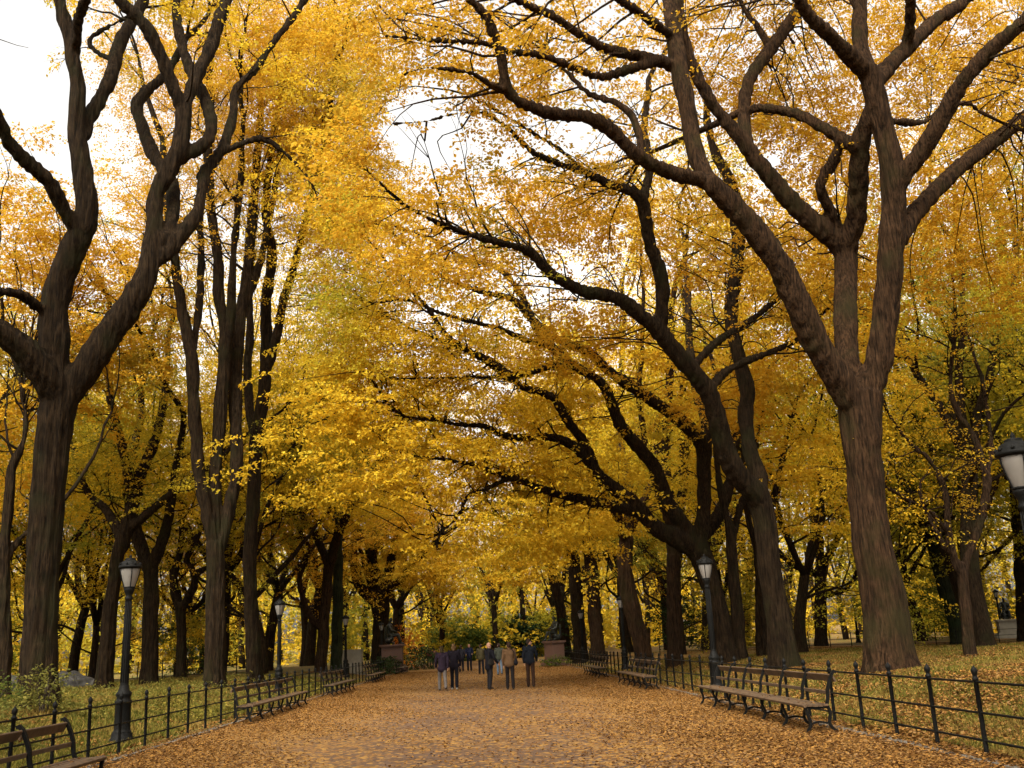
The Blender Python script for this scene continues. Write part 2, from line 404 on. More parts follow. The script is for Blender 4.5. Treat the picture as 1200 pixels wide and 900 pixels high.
        for t in pc[:: max(1, m_ // (limbs + 2))]:
            root = NP[np.argmin(np.linalg.norm(NP - t - np.array([0, 0, -.8]), axis=1) * rng.uniform(.8, 1.25, len(NP)))]
            mid = root * .5 + t * .5 + rng.normal(0, .09, 3) * np.linalg.norm(t - root); mid[2] += .08 * np.linalg.norm(t - root)
            q1 = root * .75 + mid * .25 + rng.normal(0, .05, 3) * np.linalg.norm(t - root)
            pts, rr = catmull([root, q1, mid, t], [.034, .028, .02, .007], .5); s.twigs.tube(pts, rr, 4)
        for q in pc:
            az = rng.uniform(0, 6.28); slope = rng.normal(0, .12, 2); k = int(rng.integers(6, 13)); R_ = rng.uniform(.6, 1.25) * s.spray
            for _ in range(k):
                a = rng.uniform(0, 6.28); r_ = R_ * math.sqrt(rng.random()); o = np.array([math.cos(a) * r_ * 1.3, math.sin(a) * r_, 0]); o[2] = o[0] * slope[0] + o[1] * slope[1] + rng.normal(0, .09) - .12 * r_ * r_
                s.emit(q + o, nrm(np.array([math.cos(a), math.sin(a), rng.normal(0, .15) - .1]) + .4 * rng.normal(0, 1, 3)), s.spray * rng.uniform(.55, 1.0))
    def build(s, name, label, loc, bark, leaf, group=None, keep=1.0, cat='tree'):
        t = thing(name, label, cat, loc, group)
        big = [l for l in s.limbs if l.rmax > .085]; wood = MB(); wood.merge(s.trunk)
        for l in big: wood.merge(l)
        me = join_wood(wood, bark, s.voxel, loc); part('trunk', me, None, t)
        for l in s.limbs:
            if l.rmax <= .085: part('limb', l, [bark], t, loc)
        if s.C:
            V, Fq = s.leaves(keep); mb = MB()
            if s.twigs.n: mb.merge(s.twigs, 1)
            mb.add(V, Fq, 0)
            part('crown', mb, [leaf, bark], t, loc)
        return t

def elm_proto(seed, H=24, r=.45, forks=4, fork_h=6, leaf=.2, k=20, spray=1.25, spread=.6, lean=.0, mb_levels=4, side=2.0, thr=.012, trop=.07, limbL=None, droop=.3):
    """a free standing elm at the origin: trunk, ascending limbs, crown"""
    T = Tree(seed, leaf, k, spray, droop); rng = T.rng
    a = rng.uniform(0, 6.28); d = nrm(np.array([math.cos(a) * lean, math.sin(a) * lean, 1]))
    pts = [np.array([0, 0, -.3])]
    n = 6
    for i in range(n): d = nrm(d + rng.normal(0, .05, 3)); pts.append(pts[-1] + d * (fork_h + .3) / n)
    pp, rr = catmull(pts, np.linspace(r * 1.1, r * .85, n + 1), .4)
    T.trunk.tube(pp, rr, 16, 0, .06, rng, .45)
    ph = rng.uniform(0, 6.28)
    LL = limbL or (H - fork_h) * .42
    for i in range(forks):
        az = ph + i * 6.28 / forks + rng.normal(0, .3); t = rng.uniform(.25, .6) * spread / .6
        dd = nrm(np.array([math.cos(az) * t, math.sin(az) * t, 1]))
        T.grow(pts[-1] - d * .3, dd, r * .6, LL * rng.uniform(.8, 1.15), 1, mb_levels, trop, .13, spread, side, T.trunk if False else T.twigs, None, .55, thr)
    for i in range(2):                                   # low side limbs
        az = rng.uniform(0, 6.28); q = pts[int(rng.integers(3, 6))]
        T.grow(q, nrm(np.array([math.cos(az), math.sin(az), .45])), r * .28, LL * .7, 2, mb_levels, trop * .5, .15, spread, side, T.twigs, None, .55, thr)
    return T
def proto_meshes(T, name, bark, leaf, keep=1.0):
    V, Fq = T.leaves(keep); mb = MB(); mb.merge(T.twigs, 1); mb.add(V, Fq, 0)
    return T.trunk.mesh(name + '_trunk', [bark]), mb.mesh(name + '_crown', [leaf, bark])
def place_proto(pm, name, label, x, y, rz, sc, group=None, dz=0, cat='tree', leaf=None):
    t = thing(name, label, cat, (x, y, float(gz(x, y)) - .1 + dz), group, rz); t.scale = (sc,) * 3 if np.isscalar(sc) else sc
    a = part('trunk', pm[0], None, t); b = part('crown', pm[1], None, t)
    if leaf is not None:
        for o in (b,):
            o.material_slots[0].link = 'OBJECT'; o.material_slots[0].material = leaf
    return t
# ------------------------------------------------------------------ traced trees (left side)
def base_of(px, py, sink=.35):
    p = ghit(px, py); return p
def do(T, pp, dY=0, start=.35, per_m=.9, L=(1.6, 3.2), **k):
    mk = {q: k.pop(q) for q in ('mb', 'attach', 'rough', 'flare', 'join') if q in k}
    a = T.member(pp, 0, dY, **mk); T.dress(a[0], a[1], start, per_m, L, **k); return a
def trunk_of(T, pp, dY=0, flare=.4, Y=None):
    b = ghit(pp[0][0], pp[0][1])
    if Y is not None: b = P(pp[0][0], pp[0][1], Y); b[2] = gz(b[0], b[1])
    Y = b[1] if Y is None else Y
    x, y, h = pp[0]; pp = [(x, y, h)] + list(pp[1:])
    q = b - np.array([0, 0, .4])
    T.member(pp, Y, dY, T.trunk, attach=False, flare=flare, rough=.07, step=.22, base=q)
    return b

# --- near left elm
A = Tree(11, leaf=.115, k=26, spray=.9); A.clear = 0.8; A.b = trunk_of(A, [(42, 834, 27), (45, 800, 24.5), (47, 740, 22), (49, 690, 21), (52, 640, 21), (58, 560, 22), (65, 500, 23), (70, 468, 25), (71, 452, 20)])
do(A, [(72, 478, 20), (85, 452, 20), (102, 430, 19), (130, 388, 18.5), (160, 345, 17), (175, 310, 14), (180, 270, 11), (182, 230, 11), (198, 200, 12), (212, 165, 11), (216, 125, 10)], 1, .9, .5, end=False)
do(A, [(216, 130, 9), (200, 95, 8.5), (188, 65, 8), (170, 30, 8), (145, 5, 8), (128, -22, 7), (118, -70, 6)], -2, .5, .8)
do(A, [(216, 128, 9), (228, 95, 8.5), (245, 60, 8), (255, 30, 8), (265, 0, 8), (274, -40, 7), (270, -90, 6)], 2.5, .5, .8)
do(A, [(200, 195, 9), (217, 182, 9), (235, 172, 8.5), (247, 155, 8), (245, 130, 7.5), (235, 105, 7), (222, 80, 6.5), (210, 40, 6), (206, 0, 5.5), (212, -50, 4.5)], 3, .6, .6)
do(A, [(178, 305, 10), (195, 296, 11), (215, 272, 10), (232, 245, 8), (240, 205, 7), (260, 175, 6.5), (272, 140, 6), (277, 105, 5.5), (300, 80, 5), (320, 50, 4.5), (342, 22, 4.2), (360, -5, 3.8), (385, -40, 3)], 4, .5, .9, (1.2, 2.6))
do(A, [(235, 208, 6), (245, 190, 5), (260, 178, 4.5), (275, 172, 4), (305, 162, 4), (325, 172, 3), (350, 195, 2)], 1, .5, 1.2, (.8, 1.8))
do(A, [(188, 285, 9), (200, 262, 9), (204, 225, 9), (192, 200, 8.5), (180, 182, 8), (168, 150, 7.5), (160, 125, 7.5), (172, 107, 7), (190, 92, 6), (205, 70, 5)], 4, .6, .6)
do(A, [(68, 466, 22), (64, 430, 20), (65, 400, 20), (62, 360, 18), (75, 320, 17), (92, 280, 17), (102, 245, 15), (97, 200, 13), (90, 150, 11.5), (90, 100, 9.5), (82, 50, 9), (72, 10, 8.5), (66, -30, 7.5), (62, -80, 6)], -1, .8, .5)
do(A, [(95, 165, 9), (102, 142, 9), (112, 125, 9), (130, 90, 8.5), (138, 55, 8), (155, 25, 7.5), (168, 0, 7), (180, -40, 6)], 3, .5, .7)
do(A, [(90, 60, 7), (90, 30, 6.5), (100, 0, 6), (108, -40, 5)], -2, .3, .7)
do(A, [(134, 70, 4), (115, 62, 4), (104, 48, 3.5), (120, 35, 3), (140, 25, 2.5)], 1, .3, .9, (.8, 1.6))
do(A, [(92, 278, 10), (84, 260, 10), (75, 245, 10.5), (55, 210, 10), (28, 187, 10), (8, 165, 9.5), (0, 145, 9), (-14, 110, 8), (-30, 60, 7)], -4, .7, .6)
do(A, [(62, 365, 9), (45, 360, 8), (25, 345, 6), (0, 342, 5), (-24, 338, 4)], -2, .5, .8)
do(A, [(68, 474, 22), (56, 446, 21), (44, 428, 20), (30, 412, 18.5), (0, 390, 17), (-40, 372, 16), (-90, 330, 14)], -3, .7, .6)
# --- paired tall stems behind the near left elm
E = Tree(12, leaf=.115, k=32, spray=1.15); E.clear = 0.6; E.b = trunk_of(E, [(252, 806, 15), (252, 780, 14), (253, 720, 13), (253, 660, 12.5), (252, 636, 12)])
for pp, dy in (([(250, 645, 8), (245, 610, 9), (233, 550, 8), (228, 483, 8), (224, 417, 8), (215, 370, 7), (207, 320, 6), (200, 260, 6), (194, 215, 5), (190, 160, 4)], -2),
               ([(253, 645, 9), (252, 567, 8.5), (257, 500, 8), (262, 433, 8), (263, 383, 7), (257, 350, 7), (255, 300, 6), (247, 240, 5.5), (244, 180, 5), (248, 110, 4)], 1),
               ([(257, 645, 9), (267, 603, 8.5), (277, 550, 8), (276, 483, 8), (277, 417, 8), (283, 367, 7), (290, 320, 6.5), (296, 260, 6), (300, 200, 5), (306, 130, 4)], 3),
               ([(262, 433, 6), (270, 380, 5.5), (272, 330, 5), (276, 270, 4.5), (283, 200, 4)], -2),
               ([(224, 417, 5), (232, 370, 5), (236, 310, 4.5), (234, 250, 4)], 2),
               ([(283, 367, 5), (300, 325, 4.5), (311, 280, 4.5), (322, 220, 4)], 1)):
    do(E, pp, dy, .55, .9, (1.6, 3.5), endL=4)
E2 = Tree(13, leaf=.12, k=34, spray=1.2); E2.clear = 0.5; E2.b = trunk_of(E2, [(300, 802, 11), (298, 780, 10), (294, 700, 9), (293, 643, 9), (297, 583, 9), (300, 517, 9), (302, 500, 8)])
for pp, dy in (([(300, 520, 8), (306, 480, 8), (311, 440, 7.5), (312, 400, 7), (312, 350, 6.5), (319, 300, 6), (312, 250, 5), (318, 180, 4.5), (330, 100, 4)], 0),
               ([(300, 515, 6), (293, 480, 6), (290, 433, 5.5), (293, 380, 5), (290, 310, 4.5), (296, 230, 4)], 3),
               ([(310, 440, 6), (318, 417, 6), (326, 385, 5.5), (333, 350, 5.5), (345, 310, 5), (360, 250, 4.5), (378, 180, 4), (390, 100, 3.5)], -3)):
    do(E2, pp, dy, .5, .9, (1.8, 4), endL=4)
Ft = Tree(14, leaf=.125, k=30, spray=1.15); Ft.b = trunk_of(Ft, [(122, 808, 13), (123, 790, 11), (128, 727, 9.5), (133, 683, 9), (140, 643, 9), (146, 625, 8.5)])
for pp, dy in (([(143, 640, 10), (150, 612, 9), (157, 583, 8), (166, 553, 7), (180, 520, 6), (190, 480, 5), (196, 430, 4)], 2),
               ([(155, 585, 6), (151, 565, 6), (147, 543, 6), (140, 510, 5), (130, 470, 4.5), (128, 420, 4)], -2),
               ([(150, 620, 6), (160, 613, 6), (187, 590, 5), (217, 567, 4.5), (235, 555, 3.5)], -1),
               ([(143, 635, 7), (132, 610, 6.5), (122, 595, 5), (105, 580, 4.5), (92, 550, 4), (85, 520, 3)], 3)):
    do(Ft, pp, dy, .3, 1.0, (1.6, 3.6), endL=5)
G = Tree(15, leaf=.14, k=30, spray=1.25); G.b = trunk_of(G, [(175, 803, 12), (176, 760, 10.5), (177, 700, 10), (176, 660, 9.5)])
for pp, dy in (([(175, 668, 8), (163, 633, 8), (154, 600, 7), (150, 560, 6), (160, 510, 5)], 2), ([(177, 668, 8), (188, 640, 7), (198, 605, 6), (204, 560, 5), (215, 500, 4)], -2)):
    do(G, pp, dy, .2, 1.0, (1.8, 4), endL=6)
Hh = Tree(16, leaf=.125, k=30, spray=1.15); Hh.b = trunk_of(Hh, [(213, 796, 7), (213, 750, 6), (212, 717, 6.5), (211, 708, 6)])
for pp, dy in (([(211, 716, 5), (205, 697, 5.5), (203, 677, 5), (209, 655, 4.5), (213, 627, 4), (211, 590, 3)], 1), ([(212, 716, 5), (220, 700, 5), (227, 688, 5), (230, 673, 4.5), (236, 668, 4), (245, 664, 3.5), (258, 640, 2.5)], -1),
               ([(229, 680, 4), (225, 668, 4), (218, 658, 4), (222, 648, 4), (232, 627, 3.5), (238, 600, 3)], 1)):
    do(Hh, pp, dy, .4, 1.0, (1.4, 3), endL=4)
J = Tree(17, leaf=.14, k=30, spray=1.3); J.b = trunk_of(J, [(376, 789, 8), (377, 770, 7.4), (380, 725, 7), (384, 677, 6.5), (386, 655, 5.5)])
for pp, dy in (([(378, 738, 4), (371, 731, 4.5), (361, 718, 4), (355, 700, 3.5), (351, 677, 3.5), (362, 645, 3), (350, 620, 3), (340, 583, 3), (350, 550, 2.5)], -2), ([(385, 670, 6), (392, 640, 6), (402, 612, 5), (420, 580, 4), (440, 545, 3)], -3),
               ([(384, 665, 5), (376, 640, 5), (366, 620, 4), (352, 600, 3.5), (345, 560, 3)], 2)):
    do(J, pp, dy, .2, 1.0, (2, 4), endL=6)
K = Tree(18, leaf=.14, k=30, spray=1.2); K.b = trunk_of(K, [(394, 789, 7.5), (395, 760, 7), (396, 700, 6.5), (396, 640, 6), (397, 600, 5)], flare=.2)
do(K, [(397, 605, 5), (398, 570, 5), (402, 530, 4), (400, 480, 3)], 0, .1, 1, (2, 4), endL=5)
Lt = Tree(19, leaf=.145, k=32, spray=1.35); Lt.b = trunk_of(Lt, [(447, 783, 14), (446, 765, 12), (447, 730, 10.5), (448, 701, 10.5), (448, 690, 10)])
for pp, dy in (([(449, 695, 7), (458, 688, 6), (467, 682, 5), (480, 665, 4.5), (500, 645, 4), (530, 620, 3)], -6), ([(445, 712, 8), (436, 700, 8), (424, 690, 7), (417, 672, 6), (414, 650, 5), (418, 620, 4)], 3),
               ([(447, 695, 8), (440, 672, 7), (436, 650, 6), (440, 615, 5), (450, 570, 4)], 0), ([(448, 695, 7), (456, 668, 6), (462, 640, 5), (474, 600, 4), (490, 550, 3)], -3)):
    do(Lt, pp, dy, .2, 1.0, (2, 4.5), endL=6)

# ------------------------------------------------------------------ traced trees (right side)
B = Tree(21, leaf=.115, k=26, spray=.9); B.clear = 0.85; B.b = trunk_of(B, [(1046, 786, 40), (1044, 770, 33), (1038, 720, 30), (1032, 680, 28), (1023, 633, 25), (1018, 600, 23), (1013, 540, 24), (1009, 490, 28), (1008, 462, 29)], flare=.34)
do(B, [(1006, 490, 20), (996, 468, 20), (984, 446, 20), (963, 412, 19), (945, 378, 18.5), (920, 322, 17), (895, 283, 16), (865, 248, 15), (830, 213, 13)], -2, .95, .3, end=False)
do(B, [(836, 220, 11), (822, 198, 12), (813, 172, 12), (805, 125, 12), (795, 75, 11.5), (788, 25, 11), (784, -10, 10.5), (778, -60, 9)], 2, .6, .7)
do(B, [(836, 218, 10), (818, 210, 10.5), (800, 206, 10.5), (775, 198, 10), (745, 182, 10), (720, 155, 9), (690, 137, 9), (655, 135, 8.5), (620, 125, 8), (595, 107, 8), (587, 65, 7), (570, 20, 6), (550, 0, 5), (530, -25, 4)], -4, .45, 1.1, (1.2, 2.6), hang=.2)
do(B, [(595, 107, 5), (575, 100, 5), (555, 87, 4), (535, 82, 3.5), (515, 80, 3.2), (495, 80, 2.6), (470, 88, 2)], -2, .2, .8, (.8, 1.6), end=False)
do(B, [(793, 78, 8), (770, 70, 7.5), (745, 65, 7), (710, 57, 6.5), (680, 40, 6), (645, 17, 5.5), (605, 0, 5), (570, -20, 4)], -3, .3, 1.1, (1.2, 2.6), hang=.2)
do(B, [(788, 42, 7), (768, 28, 6.5), (745, 12, 6), (715, -8, 5)], -3, .3, 1.0)
do(B, [(775, 70, 6), (755, 76, 6), (735, 82, 6), (705, 90, 5.5), (680, 82, 5), (635, 65, 4.5), (595, 60, 4), (565, 50, 4), (505, 47, 3), (450, 42, 2)], -4, .25, 1.1, (.9, 1.8), end=False)
do(B, [(752, 183, 5), (750, 165, 5), (740, 135, 5), (720, 120, 4.5), (690, 110, 4), (672, 92, 3.5), (655, 75, 3), (640, 55, 2.5)], 1.5, .3, 1.0, (1, 2.4))
do(B, [(1006, 470, 17), (996, 440, 16), (992, 400, 15.5), (991, 350, 15), (992, 320, 14.5), (990, 290, 15)], 1.5, .9, .2, end=False)
do(B, [(990, 298, 13), (978, 280, 14), (965, 270, 14), (930, 240, 12.5), (900, 205, 12), (868, 164, 10), (845, 135, 8.5), (820, 95, 7.5), (805, 55, 7), (798, 20, 6), (796, -20, 5)], -2, .7, .7)
do(B, [(880, 182, 8), (875, 160, 8), (872, 125, 8), (880, 90, 8), (905, 55, 8), (930, 20, 7.5), (940, 0, 6.5), (950, -40, 5)], 2, .5, .8)
do(B, [(903, 57, 4.5), (890, 35, 4.5), (875, 15, 4), (867, 0, 3.5), (862, -25, 3)], 0, .3, 1.0, (1, 2))
do(B, [(1010, 475, 20), (1024, 440, 18), (1031, 420, 17.5), (1040, 350, 17), (1045, 280, 17), (1047, 225, 16), (1040, 170, 14), (1027, 115, 14), (1016, 80, 14)], -1.5, .95, .2, end=False)
do(B, [(990, 298, 13), (998, 275, 13.5), (1003, 255, 13), (1007, 200, 13), (1010, 160, 12), (1014, 125, 13)], 0, .9, .2, end=False, join=True)
do(B, [(1018, 88, 11), (995, 65, 11), (970, 40, 9.5), (945, 15, 8.5), (930, -12, 7), (905, -60, 6)], -3, .4, .8)
do(B, [(1016, 84, 11), (1009, 60, 10), (1007, 30, 9.5), (1007, 0, 9), (1004, -50, 7)], 1, .4, .8)
do(B, [(1024, 105, 10), (1040, 80, 11), (1065, 55, 10.5), (1095, 25, 9), (1125, 5, 8), (1160, -30, 7)], 2, .4, .8)
do(B, [(1062, 58, 7), (1066, 30, 7), (1067, 0, 6.5), (1066, -40, 5)], -2, .4, .8)
do(B, [(1046, 235, 12), (1058, 208, 12), (1075, 185, 12), (1100, 145, 12), (1125, 100, 11.5), (1160, 60, 10.5), (1200, 25, 9.5), (1240, -10, 8)], -3, .6, .8)
do(B, [(1050, 285, 12), (1065, 260, 12), (1085, 235, 11.5), (1120, 200, 10.5), (1165, 165, 10), (1200, 140, 9.5), (1250, 110, 8)], 3, .5, .8)
do(B, [(1036, 142, 4), (1055, 143, 4.5), (1082, 143, 4), (1105, 128, 4), (1122, 122, 3.5), (1138, 122, 3), (1147, 130, 2.5)], 2, .3, .8, (1, 2))
do(B, [(1000, 172, 8), (988, 164, 8), (965, 150, 7), (930, 132, 6.5), (890, 127, 6), (870, 130, 5)], 1.5, .5, .9, (1.2, 2.4))
do(B, [(988, 292, 7), (980, 262, 7), (970, 240, 7), (961, 216, 7), (975, 192, 7), (988, 172, 6.5)], 2, .9, .3, end=False, join=True)

C = Tree(22, leaf=.135, k=23, spray=1.1); C.clear = 0.8; C.b = trunk_of(C, [(922, 784, 24), (918, 765, 20), (913, 730, 17), (908, 700, 15.5), (902, 660, 15), (897, 615, 15), (890, 585, 16), (886, 572, 15)])
do(C, [(892, 590, 13), (880, 573, 15), (866, 558, 15), (853, 536, 14.5), (842, 497, 13), (831, 462, 12.5), (810, 433, 12), (785, 405, 12), (767, 380, 12)], -3, .95, .2, end=False)
do(C, [(772, 388, 10), (745, 364, 10), (725, 350, 9), (700, 344, 8), (680, 340, 7.5), (645, 320, 7), (620, 295, 6), (590, 285, 5.2), (550, 275, 4.4), (500, 255, 3.2), (470, 236, 2.5)], -5, .3, 1.3, (1.2, 3), hang=.3)
do(C, [(772, 386, 10), (776, 355, 10), (775, 325, 9.5), (760, 280, 8.5), (752, 235, 8), (740, 224, 7), (710, 214, 6), (690, 204, 5), (670, 197, 4.5), (645, 188, 4.2), (620, 175, 4), (595, 150, 3.2), (565, 132, 2.6), (530, 134, 2.2), (500, 142, 2), (460, 145, 1.5)], -5, .3, .4, (.8, 1.6), end=False)
do(C, [(752, 240, 6), (758, 215, 5.5), (762, 190, 5), (755, 150, 4.5), (760, 110, 4)], 3, .3, .9, (1.4, 3))
do(C, [(890, 582, 12), (890, 560, 11.5), (881, 536, 10.5), (874, 494, 9.5), (876, 458, 10), (867, 423, 9), (858, 385, 8.5), (858, 350, 9), (865, 290, 9), (862, 240, 8), (855, 210, 7), (838, 180, 5.5), (828, 140, 4.5)], 3, .5, .8, (1.4, 3))
do(C, [(831, 462, 6), (845, 440, 6), (870, 425, 5), (905, 412, 4), (935, 398, 3)], 2, .3, 1.0, (1.2, 2.4))
do(C, [(812, 435, 6), (828, 412, 5.5), (848, 395, 5), (880, 375, 4), (912, 350, 3)], 3, .3, 1.0, (1.2, 2.4))
do(C, [(690, 205, 3.5), (665, 182, 3.2), (640, 165, 3), (615, 150, 2.5), (580, 128, 2), (545, 110, 1.5)], -2, .2, 1.0, (.8, 1.8))

D = Tree(23, leaf=.14, k=23, spray=1.15); D.clear = 0.8; D.b = trunk_of(D, [(852, 778, 18), (850, 765, 15), (845, 730, 13.5), (838, 700, 13), (828, 668, 14), (818, 645, 17), (812, 632, 17)])
do(D, [(818, 645, 12), (823, 615, 10), (825, 590, 9), (825, 556, 9), (823, 522, 9.5), (812, 506, 9.5), (796, 492, 9), (771, 474, 8.5), (735, 449, 7.5), (711, 433, 6), (695, 416, 6), (670, 405, 5.5), (645, 393, 5), (620, 370, 4.8), (600, 350, 4.2), (565, 342, 3.3), (520, 325, 3), (490, 305, 2.2)], -6, .4, 1.2, (1.4, 3.2), hang=.3)
do(D, [(825, 556, 7), (828, 530, 7), (826, 495, 6.5), (815, 450, 6), (808, 400, 5), (806, 340, 4)], 3, .3, .9, (1.6, 3.4))
do(D, [(812, 638, 12), (800, 615, 11), (786, 594, 9.5), (776, 570, 9), (766, 545, 9), (746, 522, 8.5), (726, 496, 7.5), (715, 468, 7), (703, 447, 6), (670, 427, 6), (643, 403, 5.2), (628, 385, 4.8), (613, 350, 4.2), (585, 315, 3.6), (545, 303, 3), (505, 280, 2.6), (465, 265, 2)], -5, .3, 1.2, (1.4, 3.2), hang=.3)
do(D, [(672, 428, 5.5), (640, 430, 5), (600, 440, 5), (565, 420, 4.2), (525, 395, 3.6), (500, 360, 3), (465, 320, 2)], -4, .2, 1.3, (1.2, 3), hang=.3)
do(D, [(650, 408, 4.5), (632, 402, 4), (615, 398, 4), (585, 385, 3.2), (525, 370, 2.6), (480, 352, 2)], -3, .2, 1.3, (1.2, 2.6), hang=.2)
do(D, [(812, 642, 14), (796, 632, 14), (771, 620, 11.5), (752, 600, 10), (738, 586, 10), (703, 558, 7.5), (684, 534, 6.5), (663, 517, 5.5), (637, 512, 5), (597, 512, 4.6), (570, 500, 3.6), (540, 498, 3), (510, 492, 2.5), (473, 488, 2.2), (455, 472, 1.8)], -5, .3, 1.3, (1.4, 3), hang=.35)
do(D, [(745, 598, 8), (724, 594, 7.5), (703, 590, 7), (670, 582, 6), (647, 577, 5.2), (610, 563, 4.6), (583, 555, 3.6), (555, 545, 3), (530, 540, 2.5)], -4, .2, 1.3, (1.4, 3), hang=.35)
do(D, [(600, 560, 3.4), (590, 563, 3.2), (568, 574, 3), (547, 582, 3), (542, 596, 2.6), (530, 612, 2.4), (515, 626, 2), (512, 643, 1.5)], -1, .2, .5, (.6, 1.2), end=False)
do(D, [(700, 556, 6), (686, 520, 6), (668, 498, 6), (660, 485, 6), (650, 467, 5.2), (630, 458, 5), (610, 453, 4.6), (587, 430, 4.2), (563, 417, 3.6), (527, 403, 3), (500, 392, 2.2)], -3, .3, 1.3, (1.4, 3), hang=.3)
do(D, [(610, 453, 3), (590, 443, 3), (565, 442, 2.5), (537, 443, 2.2), (490, 443, 1.8)], -2, .2, 1.2, (1, 2.2), hang=.2)
do(D, [(815, 640, 10), (838, 610, 8), (850, 585, 7), (858, 555, 6), (862, 520, 5), (872, 480, 4)], 4, .3, .9, (1.6, 3.4))

# straight trunks beyond, right hand row
def simple(seed, pp, limbs, leaf=.15, spray=1.35, flare=.3, Y=None, L=(2, 4.2), endL=5, k=30, per=.8):
    T = Tree(seed, leaf, k, spray); T.b = trunk_of(T, pp, flare=flare, Y=Y)
    for q, dy in limbs: do(T, q, dy, .15, per, L, endL=endL)
    return T
R1 = simple(31, [(792, 781, 12), (791, 760, 10.5), (790, 700, 10), (789, 650, 9.5)], [([(789, 655, 8), (786, 600, 7), (780, 550, 6), (782, 480, 5), (788, 400, 4.5), (786, 370, 4)], 0), ([(789, 640, 7), (798, 590, 6), (802, 540, 6), (800, 470, 5), (804, 390, 4)], 3), ([(788, 620, 6), (772, 580, 5), (758, 530, 4), (750, 470, 4), (752, 400, 3)], -3)])
R2 = simple(32, [(757, 781, 14), (754, 765, 12), (745, 730, 11), (736, 695, 11), (732, 660, 10.5), (734, 630, 10)], [([(734, 640, 8), (738, 600, 7), (735, 560, 6), (726, 510, 5), (728, 440, 4)], 1), ([(734, 635, 7), (722, 600, 6), (706, 575, 5), (690, 540, 4), (672, 500, 3)], -5), ([(735, 630, 6), (748, 600, 5), (764, 560, 4), (770, 500, 4)], 3)])
R3 = simple(33, [(702, 775, 12), (700, 755, 9), (697, 720, 8), (694, 680, 8), (692, 650, 8)], [([(692, 660, 7), (684, 630, 6), (672, 600, 5), (655, 570, 4), (640, 530, 3)], -5), ([(693, 655, 6), (704, 630, 5.5), (712, 600, 4.5), (716, 550, 4)], 3), ([(692, 655, 6), (690, 620, 5.5), (694, 570, 4.5), (690, 510, 3.5)], 0)])
R4 = simple(34, [(682, 776, 11), (680, 755, 9), (677, 720, 8), (674, 680, 8), (672, 650, 7)], [([(672, 660, 7), (664, 630, 5), (652, 610, 4.5), (634, 590, 4), (610, 575, 3)], -6), ([(672, 655, 6), (676, 620, 5), (670, 580, 4.5), (674, 530, 3.5)], 2)])
R5 = simple(35, [(664, 774, 8), (662, 750, 6.5), (657, 715, 6), (650, 685, 5.5), (645, 665, 5)], [([(646, 670, 5), (636, 645, 4), (622, 630, 3.5), (600, 620, 3)], -6), ([(646, 668, 4), (652, 640, 4), (655, 600, 3.5), (650, 560, 3)], 2)], leaf=.2, spray=1.5)
# small trees on the right lawn
S1 = Tree(41, leaf=.09, k=12, spray=.8); S1.b = trunk_of(S1, [(1137, 769, 8), (1135, 750, 7), (1131, 710, 6.3), (1127, 668, 6.3)])
for pp, dy in (([(1127, 675, 5), (1119, 655, 5), (1110, 617, 5), (1108, 577, 4.4), (1090, 540, 3.4), (1067, 520, 3), (1040, 483, 2.2)], -1), ([(1129, 675, 5), (1134, 652, 5.5), (1147, 617, 5.4), (1157, 567, 5.2), (1152, 545, 4.6), (1140, 510, 4), (1123, 485, 4), (1113, 450, 3), (1117, 410, 3), (1120, 370, 2.4)], 1),
               ([(1110, 622, 3.5), (1090, 600, 3.4), (1067, 587, 3.2), (1037, 570, 2.6)], -2), ([(1155, 560, 4), (1162, 530, 3.4), (1158, 490, 3), (1150, 440, 2.5)], 2), ([(1124, 660, 4), (1106, 638, 4), (1090, 610, 3.4), (1082, 590, 2.6)], 2)):
    do(S1, pp, dy, .35, 1.3, (.9, 2.2), endL=2.5)
S2 = simple(42, [(962, 752, 9), (962, 735, 7.5), (962, 700, 7), (961, 668, 7)], [([(961, 672, 6), (960, 640, 5.5), (955, 610, 5), (952, 570, 4)], 0), ([(961, 675, 5), (945, 668, 4.5), (930, 662, 4), (914, 648, 3.5), (900, 630, 3)], -2), ([(962, 700, 4), (978, 695, 3.5), (992, 690, 3), (1002, 675, 2.5)], -2), ([(962, 670, 5), (972, 650, 4.5), (984, 625, 4), (992, 590, 3)], 2)], leaf=.14, spray=1.1, endL=4, Y=72)
S3 = simple(43, [(1124, 755, 11), (1121, 735, 9.5), (1112, 705, 9), (1103, 675, 8), (1096, 652, 7.5)], [([(1097, 656, 6), (1088, 630, 5), (1075, 600, 4), (1070, 560, 3.5)], 0), ([(1097, 655, 6), (1100, 620, 5), (1096, 570, 4), (1100, 510, 3)], 2)], leaf=.16, spray=1.2)
S4 = simple(44, [(1148, 757, 8), (1146, 730, 6), (1142, 690, 5.5), (1138, 640, 5)], [([(1138, 645, 5), (1136, 600, 4), (1142, 540, 3.5), (1138, 470, 3)], 0), ([(1139, 650, 4), (1150, 610, 3.5), (1166, 570, 3), (1180, 520, 2.5)], 2)], leaf=.17, spray=1.3)
S5 = simple(45, [(1204, 752, 13), (1201, 700, 11), (1197, 640, 10), (1193, 580, 10), (1190, 500, 9.5), (1186, 460, 9)], [([(1187, 465, 7), (1178, 430, 6.5), (1168, 395, 6), (1155, 360, 5), (1130, 325, 4), (1120, 280, 3)], 0), ([(1187, 465, 7), (1186, 420, 7), (1180, 370, 6), (1176, 320, 5), (1172, 260, 4)], 2), ([(1188, 470, 7), (1196, 430, 6), (1206, 380, 5), (1212, 310, 4)], -1)], leaf=.15, spray=1.2, endL=5)
